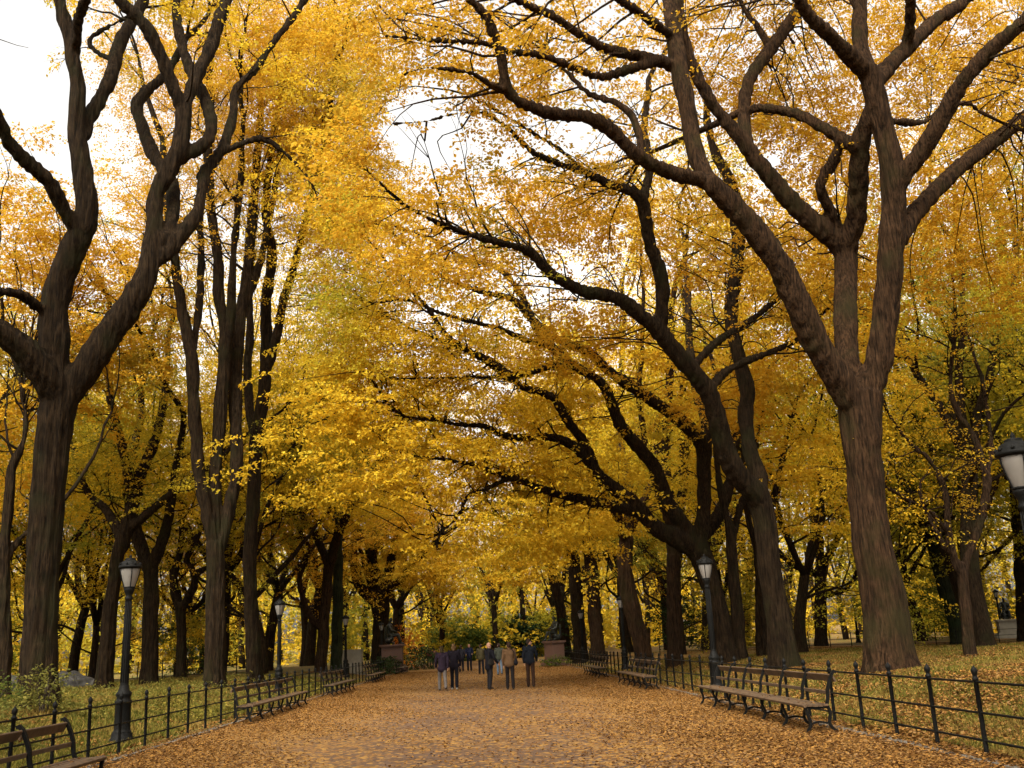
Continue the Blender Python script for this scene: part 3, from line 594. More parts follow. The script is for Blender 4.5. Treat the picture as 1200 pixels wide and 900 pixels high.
S6 = simple(46, [(868, 775, 10), (866, 740, 8), (862, 700, 7.5), (858, 650, 7), (854, 610, 6)], [([(855, 615, 5), (846, 580, 5), (840, 540, 4), (838, 480, 3.5)], 1), ([(857, 640, 5), (866, 600, 4.5), (878, 560, 4), (890, 500, 3)], 2)], leaf=.17, spray=1.3)
S7 = simple(47, [(894, 770, 9), (893, 740, 7.5), (892, 700, 7), (890, 650, 6.5)], [([(890, 655, 5), (880, 620, 4.5), (872, 580, 4), (870, 530, 3)], 0), ([(890, 650, 5), (898, 610, 4.5), (910, 570, 4), (920, 520, 3)], 0)], leaf=.17, spray=1.3)
L2 = simple(48, [(6, 822, 9), (6, 780, 8), (5, 700, 7.5), (4, 640, 7)], [([(4, 645, 6), (8, 610, 6.5), (11, 580, 7), (13, 550, 6), (23, 528, 5), (30, 500, 4), (24, 440, 3)], 0), ([(5, 660, 5), (20, 635, 4), (36, 620, 3.5), (60, 600, 3)], 1), ([(4, 650, 5), (-8, 620, 5), (-14, 570, 4), (-10, 500, 3)], 1)], leaf=.15, spray=1.15)

# boughs of foliage where the photograph shows them
E.cloud(330, 60, E.b[1], (4.5, 4, 4), 620, 6); E.cloud(250, 60, E.b[1] + 2, (5, 5, 3.5), 520, 6); E.cloud(190, 130, E.b[1] + 3, (3.5, 4, 4), 260, 5)
E.cloud(300, 150, E.b[1] + 1, (4, 4, 3.5), 460, 5)
E2.cloud(385, 120, E2.b[1] - 3, (3.8, 4.5, 6), 800, 8); E2.cloud(400, 260, E2.b[1] - 3, (3.4, 4.5, 4.5), 620, 8); E2.cloud(360, 200, E2.b[1], (4, 4, 5), 560, 6); E2.cloud(392, 350, E2.b[1] - 2, (3, 4, 2.2), 260, 5)
E2.cloud(370, 20, E2.b[1], (4, 4, 4), 500, 5)
Ft.cloud(150, 500, Ft.b[1], (4, 4, 2.5), 260, 5);
L2.cloud(25, 235, 40, (3, 4, 2.6), 170, 6); L2.cloud(50, 330, 41, (3.5, 4, 2.6), 240, 6); L2.cloud(140, 320, 44, (3.5, 4, 3), 260, 6); L2.cloud(130, 420, 46, (4, 4, 3), 330, 6); L2.cloud(20, 440, 43, (4, 4, 3), 330, 6)
Ft.cloud(110, 560, Ft.b[1] + 2, (4, 3, 2.2), 200, 5)
J.cloud(380, 560, J.b[1] - 6, (5, 5, 3.5), 460, 7); J.cloud(340, 480, J.b[1], (5, 5, 3.5), 420, 7)
Lt.cloud(508, 668, Lt.b[1] - 4, (4.0, 6, 2.0), 420, 7); Lt.cloud(440, 600, Lt.b[1] - 4, (6, 6, 3.5), 520, 8); Lt.cloud(500, 620, Lt.b[1] - 6, (5, 6, 3), 420, 7); Lt.cloud(450, 510, Lt.b[1] - 4, (6, 6, 3.5), 460, 8)
R4.cloud(640, 610, R4.b[1] - 8, (4.5, 5, 2.2), 360, 7); R3.cloud(690, 595, R3.b[1] - 12, (4, 4, 1.8), 360, 6); R5.cloud(610, 650, R5.b[1] - 6, (4.5, 6, 2.6), 380, 6)
D.cloud(600, 480, D.b[1] - 2, (6, 3, 2.0), 260, 7); D.cloud(540, 460, D.b[1] - 6, (5, 4, 2), 260, 6); D.cloud(700, 600, D.b[1] - 2, (3, 3, 1.5), 190, 5); D.cloud(540, 400, D.b[1] - 4, (4, 3, 1.8), 200, 5)
for bx, by, dy, bn in ((430, 470, -6, 200), (500, 530, -6, 200), (580, 540, -3, 220), (650, 560, -2, 180), (470, 400, -6, 200), (600, 400, -2, 200), (670, 470, 0, 200), (720, 540, 1, 170), (400, 540, -7, 160), (640, 620, -3, 160), (570, 610, -5, 150)):
    D.cloud(bx, by, D.b[1] + dy, (3.4, 3, 1.5), bn, 4)
for bx, by, dy, bn in ((620, 250, 0, 150), (680, 230, 0, 150), (560, 300, -2, 150), (720, 390, 2, 180), (520, 260, -3, 120), (640, 380, 1, 160), (740, 270, 2, 160), (820, 300, 3, 200), (900, 440, 5, 240), (850, 480, 5, 200), (800, 240, 4, 170)):
    C.cloud(bx, by, C.b[1] + dy, (3.0, 3, 1.5), bn, 4)

C.cloud(690, 270, C.b[1], (4, 4, 1.8), 110, 6); C.cloud(600, 225, C.b[1] - 2, (3, 4, 1.4), 80, 5)

for bx, by, bn in ((900, 60, 170), (985, 150, 220), (1090, 70, 220), (1185, 40, 200), (940, 230, 200), (1150, 190, 220), (1100, 300, 220), (1190, 280, 220), (870, 130, 150), (960, 330, 200), (1060, 30, 160), (840, 60, 100)):
    B.cloud(bx, by, B.b[1] + 5.5 + (bx % 7) * .3, (3.8, 2.8, 2.7), int(bn * 1.5), 4)
E2.cloud(418, 60, E2.b[1] - 3, (1.8, 3, 3.4), 240, 4); E2.cloud(424, 170, E2.b[1] - 3, (1.7, 3, 3.6), 260, 4); E2.cloud(428, 280, E2.b[1] - 3, (1.8, 3, 3), 220, 4)
B.cloud(650, 60, B.b[1], (4, 3, 1.6), 170, 6); B.cloud(480, 22, B.b[1], (2.6, 3, 1.1), 100, 4)

BUILD = [
 (A, 'near dark elm on the left with three sinuous bare limbs, beside the first lamp post', 'bark', 'gold'),
 (E, 'tall elm splitting into many upright stems, behind the longer left bench', 'bark', 'gold'),
 (E2, 'slim tall elm with golden curtain of leaves, just right of the many-stemmed elm', 'bark', 'gold'),
 (Ft, 'stout elm forking low between the near left elm and the first lamp post', 'bark', 'olive'),
 (G, 'thick dark trunk just right of the first left lamp post', 'bark', 'yellow'),
 (Hh, 'thin crooked young tree with forked top on the left lawn', 'bark', 'olive'),
 (J, 'left tree with one thin limb sweeping out low, beside the ivy-dark trunk', 'bark2', 'amber'),
 (K, 'straight ivy-blackened trunk on the left beside the pale stone block', 'ivy', 'yellow'),
 (Lt, 'broad low-forked elm just left of the left statue', 'bark', 'yellow'),
 (B, 'huge near elm on the right with twin trunks and wide bare limbs', 'bark3', 'gold'),
 (C, 'tall right elm leaning over the path behind the long bench', 'bark', 'yellow'),
 (D, 'dark right elm behind the lamp post, long limbs reaching across the path', 'bark', 'yellow'),
 (R1, 'straight trunk just left of the nearest right lamp post', 'bark2', 'yellow'),
 (R2, 'ruddy bowed trunk leaning beside the second right lamp post', 'bark3', 'yellow'),
 (R3, 'reddish trunk in the right row, just left of the second lamp post', 'bark2', 'yellow'),
 (R4, 'trunk in the right row directly behind the farthest right lamp post', 'bark', 'yellow'),
 (R5, 'narrow trunk in the right row beside the right statue', 'bark', 'yellow'),
 (S1, 'small forked tree standing alone on the right lawn', 'bark2', 'amber'),
 (S2, 'spreading dark tree on the far right lawn with low side branches', 'bark', 'yellow'),
 (S3, 'dark leaning tree behind the small forked tree on the right lawn', 'ivy', 'olive'),
 (S4, 'pale straight tree right behind the small forked tree on the lawn', 'bark2', 'olive'),
 (S5, 'dark many-limbed tree at the right edge behind the closest lamp', 'bark', 'amber'),
 (S6, 'tree half hidden behind the long-limbed right elm', 'bark', 'yellow'),
 (S7, 'tree half hidden behind the leaning right elm', 'bark', 'yellow'),
 (L2, 'crooked tree at the left edge behind the near left elm', 'bark', 'yellow'),
]
for T_ in (E, E2, Ft, G, Hh, S1): T_.voxel = .055
for T_ in (J, K, Lt, R1, R2, R3, R4, R5, S2, S3, S4, S5, S6, S7, L2): T_.voxel = .07
GAP = [(500, 145, 64, 54, .96), (610, 330, 40, 22, .6), (770, 350, 36, 34, .6), (505, 205, 20, 16, .6)]
for T_ in (B, C, D, E2, R1, R2, R3, S6): T_.gaps = GAP
L2.gaps = [(130, 250, 32, 34, .9), (120, 330, 20, 24, .5)]; A.gaps = [(30, 70, 55, 90, .8), (125, 255, 30, 30, .8)]
for T_ in (A, B, C, D): T_.wide = .32; T_.spray *= 1.0
NLEAF = 0
BASES = [(T_[0].b, 1.0) for T_ in BUILD[:12]]
for T, lab, bk, lf in BUILD:
    loc = (float(T.b[0]), float(T.b[1]), float(T.b[2]))
    T.build('elm_tree', lab, loc, M[bk], M[lf]); NLEAF += len(T.C) * T.k
def base_piles():
    rng = RNG; P0, n = [], 0
    for b, _ in BASES:
        k = int(2600 if b[1] < 36 else 1300); a = rng.uniform(0, 6.28, k); r = .5 + np.abs(rng.normal(0, .8, k)); P0.append(np.stack([b[0] + np.cos(a) * r, b[1] + np.sin(a) * r, r], 1))
    return np.concatenate(P0)
print('traced leaves', NLEAF, [len(T.C) for T, *_ in BUILD], [tuple(round(float(x), 1) for x in T.b) for T, *_ in BUILD])
# ------------------------------------------------------------------ ground
FENCE_R, FENCE_L = 6.18, -6.95
EDGE_R, EDGE_L = 5.85, -6.42
def cells(N, L, vec, scale, stops, thr_socket=None):
    """litter of leaf sized cells: colour per cell, and a 0/1 mask of the cells that are leaves"""
    v = N.new('ShaderNodeTexVoronoi'); v.inputs['Scale'].default_value = scale; L.new(vec, v.inputs['Vector'])
    sep = N.new('ShaderNodeSeparateColor'); L.new(v.outputs['Color'], sep.inputs[0])
    r = ramp(N, stops); L.new(sep.outputs[0], r.inputs[0])
    return r.outputs[0], sep.outputs[1], v.outputs['Distance']
LITTER = [(0, (.06, .028, .011)), (.25, (.13, .062, .017)), (.5, (.20, .10, .025)), (.75, (.27, .15, .035)), (1, (.20, .12, .05))]
def math_n(N, L, op, a, b=None, c=None):
    n = N.new('ShaderNodeMath'); n.operation = op
    for i, s in enumerate((a, b, c)):
        if s is None: continue
        if isinstance(s, (int, float)): n.inputs[i].default_value = s
        else: L.new(s, n.inputs[i])
    return n.outputs[0]
def mrange(N, L, v, a, b, c, d):
    n = N.new('ShaderNodeMapRange'); n.interpolation_type = 'SMOOTHSTEP'; L.new(v, n.inputs[0])
    for i, q in enumerate((a, b, c, d)): n.inputs[i + 1].default_value = q
    return n.outputs[0]
def ground_mats():
    out = []
    for kind in ('lawn', 'path'):
        mt, nt, N, L = new_mat(kind)
        o = N.new('ShaderNodeOutputMaterial'); b = N.new('ShaderNodeBsdfPrincipled'); geo = N.new('ShaderNodeNewGeometry'); pos = geo.outputs['Position']
        sx = N.new('ShaderNodeSeparateXYZ'); L.new(pos, sx.inputs[0])
        n1 = noise(N, L, pos, .35, 4, .6); n2 = noise(N, L, pos, 1.6, 5, .65); n3 = noise(N, L, pos, 45, 3, .6)
        col, msk, dist = cells(N, L, pos, 11, LITTER); col2, msk2, dist2 = cells(N, L, pos, 17, LITTER)
        if kind == 'path':
            base = ramp(N, [(.3, (.064, .039, .025)), (.7, (.105, .064, .042))]); L.new(n2.outputs[0], base.inputs[0])
            sp = ramp(N, [(.35, (.55, .55, .55)), (.65, (1.3, 1.3, 1.3))]); L.new(n3.outputs[0], sp.inputs[0])
            bc = mix(N, L, .8, base.outputs[0], sp.outputs[0], 'MULTIPLY')
            ax = math_n(N, L, 'ABSOLUTE', math_n(N, L, 'ADD', sx.outputs[0], .3))
            den = mrange(N, L, ax, 1.2, 5.4, .24, .85)
            den = math_n(N, L, 'ADD', den, math_n(N, L, 'MULTIPLY', math_n(N, L, 'SUBTRACT', n1.outputs[0], .5), .9))
            den = math_n(N, L, 'ADD', den, mrange(N, L, sx.outputs[1], 25, 60, 0, .22))
        else:
            base = ramp(N, [(.28, (.045, .055, .012)), (.5, (.085, .090, .018)), (.75, (.16, .135, .035))]); L.new(n2.outputs[0], base.inputs[0]); bc = base.outputs[0]
            den = mrange(N, L, n1.outputs[0], .35, .68, .12, .75)
            den = math_n(N, L, 'MULTIPLY', den, mrange(N, L, sx.outputs[0], -9, 6, .55, 1.0))
        for c_, m_ in ((col, msk), (col2, msk2)):
            f = math_n(N, L, 'LESS_THAN', m_, den); bc = mix(N, L, f, bc, c_)
        L.new(bc, b.inputs['Base Color']); b.inputs['Roughness'].default_value = .9; b.inputs['Specular IOR Level'].default_value = .15
        bp = N.new('ShaderNodeBump'); bp.inputs['Strength'].default_value = .15; bp.inputs['Distance'].default_value = .02
        L.new(dist, bp.inputs['Height']); L.new(bp.outputs[0], b.inputs['Normal'])
        L.new(b.outputs[0], o.inputs[0]); out.append(mt)
    return out
M['lawn'], M['path'] = ground_mats()
def sheet(name, xs, ys, z, mat):
    X, Y = np.meshgrid(xs, ys, indexing='ij'); Z = z(X, Y); n, m_ = X.shape; mb = MB()
    i = np.arange(n * m_).reshape(n, m_)
    f = np.stack([i[:-1, :-1], i[1:, :-1], i[1:, 1:], i[:-1, 1:]], -1).reshape(-1, 4)
    mb.add(np.stack([X, Y, Z], -1).reshape(-1, 3), f); o = part(name, mb, [mat]); o['kind'] = 'structure'; return o
ys = np.concatenate([np.arange(-20, 60, .5), np.arange(60, 140, 2), np.arange(140, 900, 20)])
xs = np.concatenate([np.arange(-500, -60, 20), np.arange(-60, -24, 2), np.arange(-24, 24.01, .4), np.arange(26, 62, 2), np.arange(80, 501, 20)])
sheet('ground', xs, ys, gz, M['lawn'])
sheet('path', np.linspace(EDGE_L, EDGE_R, 14), ys[ys < 128], lambda x, y: .012 + .02 * (1 - (np.asarray(x) / 6.4) ** 2), M['path'])
sheet('cross_path', np.array([15., 30, 60, 120]), np.array([69., 70.5, 72]), lambda x, y: gz(x, y) + .03, M['path'])
for x0 in (EDGE_R, EDGE_L - .16):
    mb = MB()
    for k, y in enumerate(np.arange(-4, 110, 1.52)):
        mb.box((x0 + .08, y + .755, .0), (.078, .752, .055 + .006 * math.sin(k * 2.7)))
    o = part('kerb', mb, [M['stone']], smooth=False); o['kind'] = 'structure'

# ------------------------------------------------------------------ fallen leaves and grass
def flat_leaves(n, x, y, z, smin, smax, tilt=.28, rng=RNG):
    a = rng.uniform(0, 6.28, n); d = np.stack([np.cos(a), np.sin(a), rng.normal(0, tilt, n)], 1); d /= np.linalg.norm(d, axis=1)[:, None]
    nr = np.stack([rng.normal(0, tilt, n), rng.normal(0, tilt, n), np.ones(n)], 1); b = np.cross(nr, d); b /= np.linalg.norm(b, axis=1)[:, None]
    nn = np.cross(d, b); l = rng.uniform(smin, smax, n)[:, None]; w = l * rng.uniform(.28, .4, (n, 1)); p = np.stack([x, y, z + rng.uniform(.012, .04, n)], 1)
    c = rng.uniform(-.1, .22, (n, 1)) * l
    V = np.stack([p - d * l * .5, p + b * w + nn * c, p + d * l * .5, p - b * w + nn * c], 1)
    return V.reshape(-1, 3), np.arange(4 * n).reshape(-1, 4)
M['litter'] = leaf_mat('fallen_leaves', [(0, (.045, .022, .010)), (.3, (.11, .053, .017)), (.6, (.19, .096, .026)), (.85, (.30, .16, .040)), (1, (.21, .13, .06))], trans=.15)
def litter():
    rng = RNG; n = 330000
    y = 6.5 * (75 / 6.5) ** rng.random(n); x = rng.uniform(EDGE_L - .3, EDGE_R + .3, n)
    dn = .10 + .85 * sm(1.6, 5.4, np.abs(x + .3)) + .30 * (np.sin(x * 1.1 + .6 * y) * np.sin(y * .33 + x * .5)) * sm(.5, 3, np.abs(x)) + .2 * sm(25, 45, y)
    q = rng.random(n) < dn; x, y = x[q], y[q]
    mb = MB(); mb.add(*flat_leaves(len(x), x, y, np.where((x > EDGE_R) | (x < EDGE_L), .05, .03), .030, .068))
    for bx, y0, y1 in ((5.4, 16.7, 24.8), (5.3, 32.6, 39), (-5.28, 7, 14), (-6.05, 26.5, 34.6)):
        k = 70; by = rng.uniform(y0, y1, k); xx = bx + rng.uniform(-.2, .15, k); mb.add(*flat_leaves(k, xx, by, np.full(k, .458), .04, .075, .15))
    o = part('fallen_leaves', mb, [M['litter']], smooth=False); tag(o, 'carpet of fallen orange and tan leaves on the path', 'fallen leaves', None, 'stuff')
    n = 240000; y = 8 * (70 / 8.) ** rng.random(n); w = np.minimum(y * .62 + 2, 40); x = rng.choice([-1, 1], n) * (rng.uniform(0, 1, n) * (w - 6.2) + 6.2)
    x = np.where(x < 0, x - .75, x)
    dn = .45 + .4 * np.sin(x * .5 + 1) * np.sin(y * .37) + .6 * (x > 0) - .15 * (x < 0) + .3 * np.exp(-(np.where(x > 0, x - 6.2, -x - 6.95)) / 1.0)
    q = rng.random(n) < dn; x, y = x[q], y[q]
    pl = base_piles(); x = np.concatenate([x, pl[:, 0]]); y = np.concatenate([y, pl[:, 1]])
    mb = MB(); mb.add(*flat_leaves(len(x), x, y, gz(x, y) + .03, .04, .09, .4))
    o = part('lawn_leaves', mb, [M['litter']], smooth=False); tag(o, 'fallen leaves scattered over the lawns behind both fences', 'fallen leaves', None, 'stuff')
litter()
M['grass'] = leaf_mat('grass_blades', [(0, (.058, .062, .013)), (.5, (.11, .105, .02)), (.85, (.19, .145, .032)), (1, (.28, .20, .055))], (.16, .105, .03), (.5, .65), .3, .5)
def grass():
    rng = RNG; n = 260000; y = 9 * (60 / 9.) ** rng.random(n); w = np.minimum(y * .62 + 2, 34); s = rng.choice([-1, 1], n); x = s * (rng.uniform(0, 1, n) * (w - 6.3) + 6.3)
    x = np.where(x < 0, x - .8, x); z = gz(x, y)
    h = rng.uniform(.05, .13, n) * np.where(x < 0, 1.5, 1.0) * (1 + .4 * np.sin(x * 1.3) * np.sin(y * 1.1)); wd = .006 + .0007 * y
    a = rng.uniform(0, 6.28, n); ln = rng.normal(0, .45, (n, 2)) * h[:, None]
    p = np.stack([x, y, z - .01], 1); dx = np.stack([np.cos(a) * wd, np.sin(a) * wd, 0 * a], 1)
    V = np.stack([p - dx, p + dx, p + np.stack([ln[:, 0], ln[:, 1], h], 1)], 1)
    mb = MB(); mb.add(V.reshape(-1, 3), np.arange(3 * n).reshape(-1, 3))
    o = part('grass', mb, [M['grass']], smooth=False); tag(o, 'rough olive grass of the lawns behind the fences', 'grass', None, 'stuff')
grass()
def ground_cover():
    T = Tree(77, .085, 12, .42, .3, .8); rng = T.rng
    for _ in range(3400):
        y = 17 * (52 / 17.) ** rng.random(); x = -7.2 - (rng.random() ** 1.3) * min(y * .5, 22)
        if x > -8.5 and 12 < y < 26: continue
        if math.sin(x * .7 + 1) * math.sin(y * .45) + .5 * math.sin(x * 1.9 + y) < -.1: continue
        T.emit(np.array([x, y, float(gz(x, y)) + rng.uniform(.03, .32)]), nrm(np.array([rng.normal(), rng.normal(), rng.uniform(.3, 1.3)])), .42 * rng.uniform(.6, 1.4))
    V, Fq = T.leaves(); mb = MB(); mb.add(V, Fq)
    o = part('ground_cover', mb, [M['cover']]); tag(o, 'low leafy ground cover on the left lawn', 'ground cover', None, 'stuff')
ground_cover()
# ------------------------------------------------------------------ fences
def post_mesh():
    mb = MB()
    mb.lathe([(.0, -.1), (.032, -.1), (.032, .02), (.030, .03), (.030, .93), (.040, .94), (.040, .965), (.028, .975), (.026, 1.0), (.038, 1.025), (.043, 1.05), (.036, 1.078), (.018, 1.098), (.010, 1.115), (0, 1.12)], (0, 0, 0), 10)
    return mb.mesh('post', [M['iron']])
POST = post_mesh()
def fence(label, p0, p1, n, zf, group=None, hts=(.22, .55, .92)):
    p0 = np.array(p0, float); p1 = np.array(p1, float)
    t = thing('iron_fence', label, 'fence', (p0[0], p0[1], zf(*p0)), group)
    pts = [p0 + (p1 - p0) * k / (n - 1) for k in range(n)]; z = [zf(*q) for q in pts]
    for q, zz in zip(pts, z):
        o = part('post', POST, None, t); o.location = (q[0] - p0[0], q[1] - p0[1], zz - z[0]); o.rotation_euler = (RNG.normal(0, .012), RNG.normal(0, .012), 0)
    for h in hts:
        mb = MB(); mb.tube([(q[0], q[1], zz + h) for q, zz in zip(pts, z)], [.016] * n, 6); part('rail', mb, [M['iron']], t, t.location)
    return t
flat0 = lambda x, y: 0.0
gzf = lambda x, y: float(gz(x, y))
fence('long low black iron fence along the right edge of the path', (FENCE_R, 4.6), (FENCE_R, 4.6 + 1.358 * 55), 56, flat0)
fence('long low black iron fence along the left edge of the path', (FENCE_L, 6.4), (FENCE_L, 6.4 + 1.5 * 54), 55, flat0)
fence('distant iron fence at the back of the right lawn', (11.5, 66), (58, 66), 34, gzf)
fence('distant iron fence at the back of the left lawn', (-13, 60), (-44, 55), 24, gzf)

# ------------------------------------------------------------------ benches (local: along +y, facing -x)
def flat_bar(mb, prof, y, w=.05, t=.042):
    """a cast iron bar that follows an x-z curve"""
    p, _ = catmull([(a, y, b) for a, b in prof], [1] * len(prof), .05)
    d = np.gradient(p, axis=0); d /= np.linalg.norm(d, axis=1)[:, None]; nr = np.stack([-d[:, 2], 0 * d[:, 0], d[:, 0]], 1)
    n = len(p); V = np.concatenate([np.stack([p + nr * t * .5 * a + np.array([0, w * .5 * b, 0]) for a, b in ((-1, -1), (1, -1), (1, 1), (-1, 1))], 1).reshape(-1, 3)])
    f = []
    for k in range(n - 1):
        for i in range(4): j = (i + 1) % 4; f.append([k * 4 + i, k * 4 + j, k * 4 + 4 + j, k * 4 + 4 + i])
    f += [[3, 2, 1, 0], [n * 4 - 4, n * 4 - 3, n * 4 - 2, n * 4 - 1]]
    mb.add(V, f)
def bench_frame():
    mb = MB(); y = 0
    flat_bar(mb, [(-.235, .40), (-.225, .30), (-.185, .20), (-.19, .10), (-.265, .0)], y)
    flat_bar(mb, [(.13, .41), (.165, .28), (.13, .16), (.165, .07), (.25, .0)], y)
    flat_bar(mb, [(-.25, .405), (-.1, .385), (.13, .40)], y, .05, .046)
    flat_bar(mb, [(.10, .38), (.150, .52), (.165, .66), (.215, .80), (.262, .90), (.30, .945), (.335, .93)], y, .05, .046)
    flat_bar(mb, [(-.19, .135), (-.03, .165), (.14, .135)], y, .04, .03)
    return mb.mesh('frame', [M['iron']], False)
FRAME = bench_frame()
def plank(mb, c, hx, hz, L, M3=None):
    b = .006
    prof = np.array([(-hx + b, -hz), (hx - b, -hz), (hx, -hz + b), (hx, hz - b), (hx - b, hz), (-hx + b, hz), (-hx, hz - b), (-hx, -hz + b)])
    if M3: ca, sa = math.cos(M3), math.sin(M3); prof = prof @ np.array([[ca, sa], [-sa, ca]])
    n = 8; V = np.concatenate([np.stack([prof[:, 0] + c[0], np.full(n, yy), prof[:, 1] + c[1]], 1) for yy in (0, L)])
    f = [[i, (i + 1) % n, n + (i + 1) % n, n + i] for i in range(n)] + [[0, 1, 2, 7], [7, 2, 3, 6], [6, 3, 4, 5]] + [[n + 7, n + 2, n + 1, n], [n + 6, n + 3, n + 2, n + 7], [n + 5, n + 4, n + 3, n + 6]]
    mb.add(V, f)
def bench(label, x, y, rz, bays, bay=1.28, group='long slatted benches along the path'):
    L = bays * bay; t = thing('park_bench', label, 'bench', (x, y, .03), group, rz)
    mb = MB(); plank(mb, (-.245, .424), .034, .022, L, .35)
    for k in range(4): plank(mb, (-.165 + .086 * k, .425 - .006 * (k in (1, 2))), .039, .017, L, -.03)
    part('seat', mb, [M['wood']], t, smooth=False)
    mb = MB()
    for k in range(bays):
        q = MB(); plank(q, (.185, .615), .012, .030, bay - .07, .12 + RNG.normal(0, .03)); plank(q, (.285, .835), .016, .066, bay - .07, .5 + RNG.normal(0, .03))
        q.v = [w + np.array([0, k * bay + .035, RNG.normal(0, .003)], np.float32) for w in q.v]; mb.merge(q)
    part('backrest', mb, [M['wood']], t, smooth=False)
    for k in range(bays + 1):
        o = part('frame', FRAME, None, t); o.location = (0, min(max(k * bay, .05), L - .05), 0)
    return t
bench('long bench nearest on the right, in front of the fence', 5.47, 16.7, 0, 6, 1.36)
bench('second bench on the right, beyond the long nearest one', 5.36, 32.6, 0, 5, 1.3)
bench('third and farthest bench on the right side of the path', 5.3, 45.3, 0, 5, 1.3)
bench('bench cut off by the bottom left corner of the photo', -5.35, 14.1, math.pi, 6, 1.36)
bench('long bench on the left with backrest against the fence, near the first lamp', -6.18, 34.6, math.pi, 6, 1.36)
bench('left bench in the middle distance, next after the long one', -6.1, 46.5, math.pi, 5, 1.3)
bench('small looking left bench before the pale stone block', -6.05, 60.5, math.pi, 5, 1.3)
bench('farthest left bench, by the hedge of the left statue', -5.9, 76.5, math.pi, 4, 1.3)

# ------------------------------------------------------------------ lamp posts
LAMP_H = 3.95
def lamp_parts():
    out = []
    mb = MB(); mb.lathe([(.0, -.2), (.27, -.2), (.27, .10), (.25, .12), (.235, .13), (.215, .22), (.20, .25)], (0, 0, 0), 8)
    mb.lathe([(.20, .25), (.175, .27), (.165, .32), (.16, .80), (.175, .83), (.175, .87), (.15, .90), (.14, .95), (.165, 1.0), (.165, 1.03), (.12, 1.08), (.10, 1.16), (.085, 1.2)], (0, 0, 0), 16)
    out.append(('base', mb, 'iron', []))
    mb = MB(); mb.lathe([(.088, 1.19), (.082, 1.3), (.072, 2.4), (.066, 2.98), (.085, 3.0), (.085, 3.03), (.066, 3.06), (.072, 3.10), (.10, 3.16), (.115, 3.2), (.115, 3.235), (.06, 3.24)], (0, 0, 0), 14)
    for k in range(12):
        a = k * math.pi / 6; mb.tube([(.083 * math.cos(a), .083 * math.sin(a), 1.25), (.067 * math.cos(a), .067 * math.sin(a), 2.95)], [.009, .008], 5)
    out.append(('pole', mb, 'iron', []))
    mb = MB(); mb.lathe([(.0, 3.22), (.085, 3.225), (.105, 3.27), (.15, 3.42), (.185, 3.56), (.198, 3.64), (.19, 3.665), (.0, 3.67)], (0, 0, 0), 24)
    out.append(('lamp_globe', mb, 'glass', []))
    mb = MB()
    for k in range(4):
        a = k * math.pi / 2 + .5
        mb.tube([(r * math.cos(a), r * math.sin(a), z) for r, z in ((.095, 3.22), (.115, 3.27), (.162, 3.42), (.198, 3.56), (.212, 3.66))], [.011] * 5, 5)
    mb.lathe([(.10, 3.235), (.122, 3.24), (.122, 3.265), (.10, 3.27)], (0, 0, 0), 20)
    out.append(('lantern_rib', mb, 'iron', []))
    cap = MB(); cap.lathe([(.0, 3.655), (.205, 3.66), (.245, 3.675), (.25, 3.705), (.235, 3.73), (.21, 3.745), (.20, 3.78), (.17, 3.82), (.12, 3.845), (.105, 3.86), (.115, 3.875), (.085, 3.89), (0, 3.9)], (0, 0, 0), 24)
    for k in range(8):
        a = k * math.pi / 4; cap.lathe([(.0, 0), (.022, .006), (.028, .03), (.016, .055), (0, .07)], (.222 * math.cos(a), .222 * math.sin(a), 3.725), 8)
    fin = MB(); fin.lathe([(.0, 3.885), (.035, 3.89), (.022, 3.905), (.032, 3.925), (.018, 3.955), (0, 3.985)], (0, 0, 0), 12)
    out.append(('cap', cap, 'iron', [('finial', fin, 'iron')]))
    return out
def lamp_at(px, top, label, Y=None, first=[None]):
    lo, hi = (4.0, 140.0) if Y is None else (Y, Y)
    for _ in range(50):
        mid = (lo + hi) / 2; p = P(px, top, mid)
        if p[2] - gzf(p[0], p[1]) < LAMP_H: lo = mid
        else: hi = mid
    p = P(px, top, mid); loc = (p[0], p[1], gzf(p[0], p[1]))
    print('lamp', [round(float(q), 2) for q in loc])
    g = 'cast iron lamp posts along the path'
    if first[0] is None:
        t = thing('street_lamp', label, 'lamp post', loc, g)
        for nm, mb, mk, sub in lamp_parts():
            o = part(nm, mb, [M[mk]], t)
            for n2, m2, k2 in sub: part(n2, m2, [M[k2]], o)
        first[0] = t
    else: t = dup(first[0], loc, RNG.uniform(0, 1.5), 1, label, g)
    return t
lamp_at(153.5, 651, 'nearest black lamp post on the left, behind the fence')
lamp_at(328, 701, 'second lamp post on the left, right of the paired tall stems')
lamp_at(405, 725, 'third lamp post on the left, in front of the ivy-dark trunk', 66)
lamp_at(447, 735, 'farthest left lamp post, against the broad low-forked trunk', 85)
lamp_at(1186, 509, 'closest lamp, its lantern cut by the right edge of the photo')
lamp_at(825, 650, 'right lamp post in front of the dark leaning elm')
lamp_at(727, 697, 'second right lamp post, beside the ruddy bowed trunk')
lamp_at(680, 714, 'farthest right lamp post, before the reddish trunks')
lamp_at(999, 699, 'lone lamp post far across the right lawn by the back fence')
lamp_at(1168, 703, 'distant lamp post at far right beside the far statue', 84)

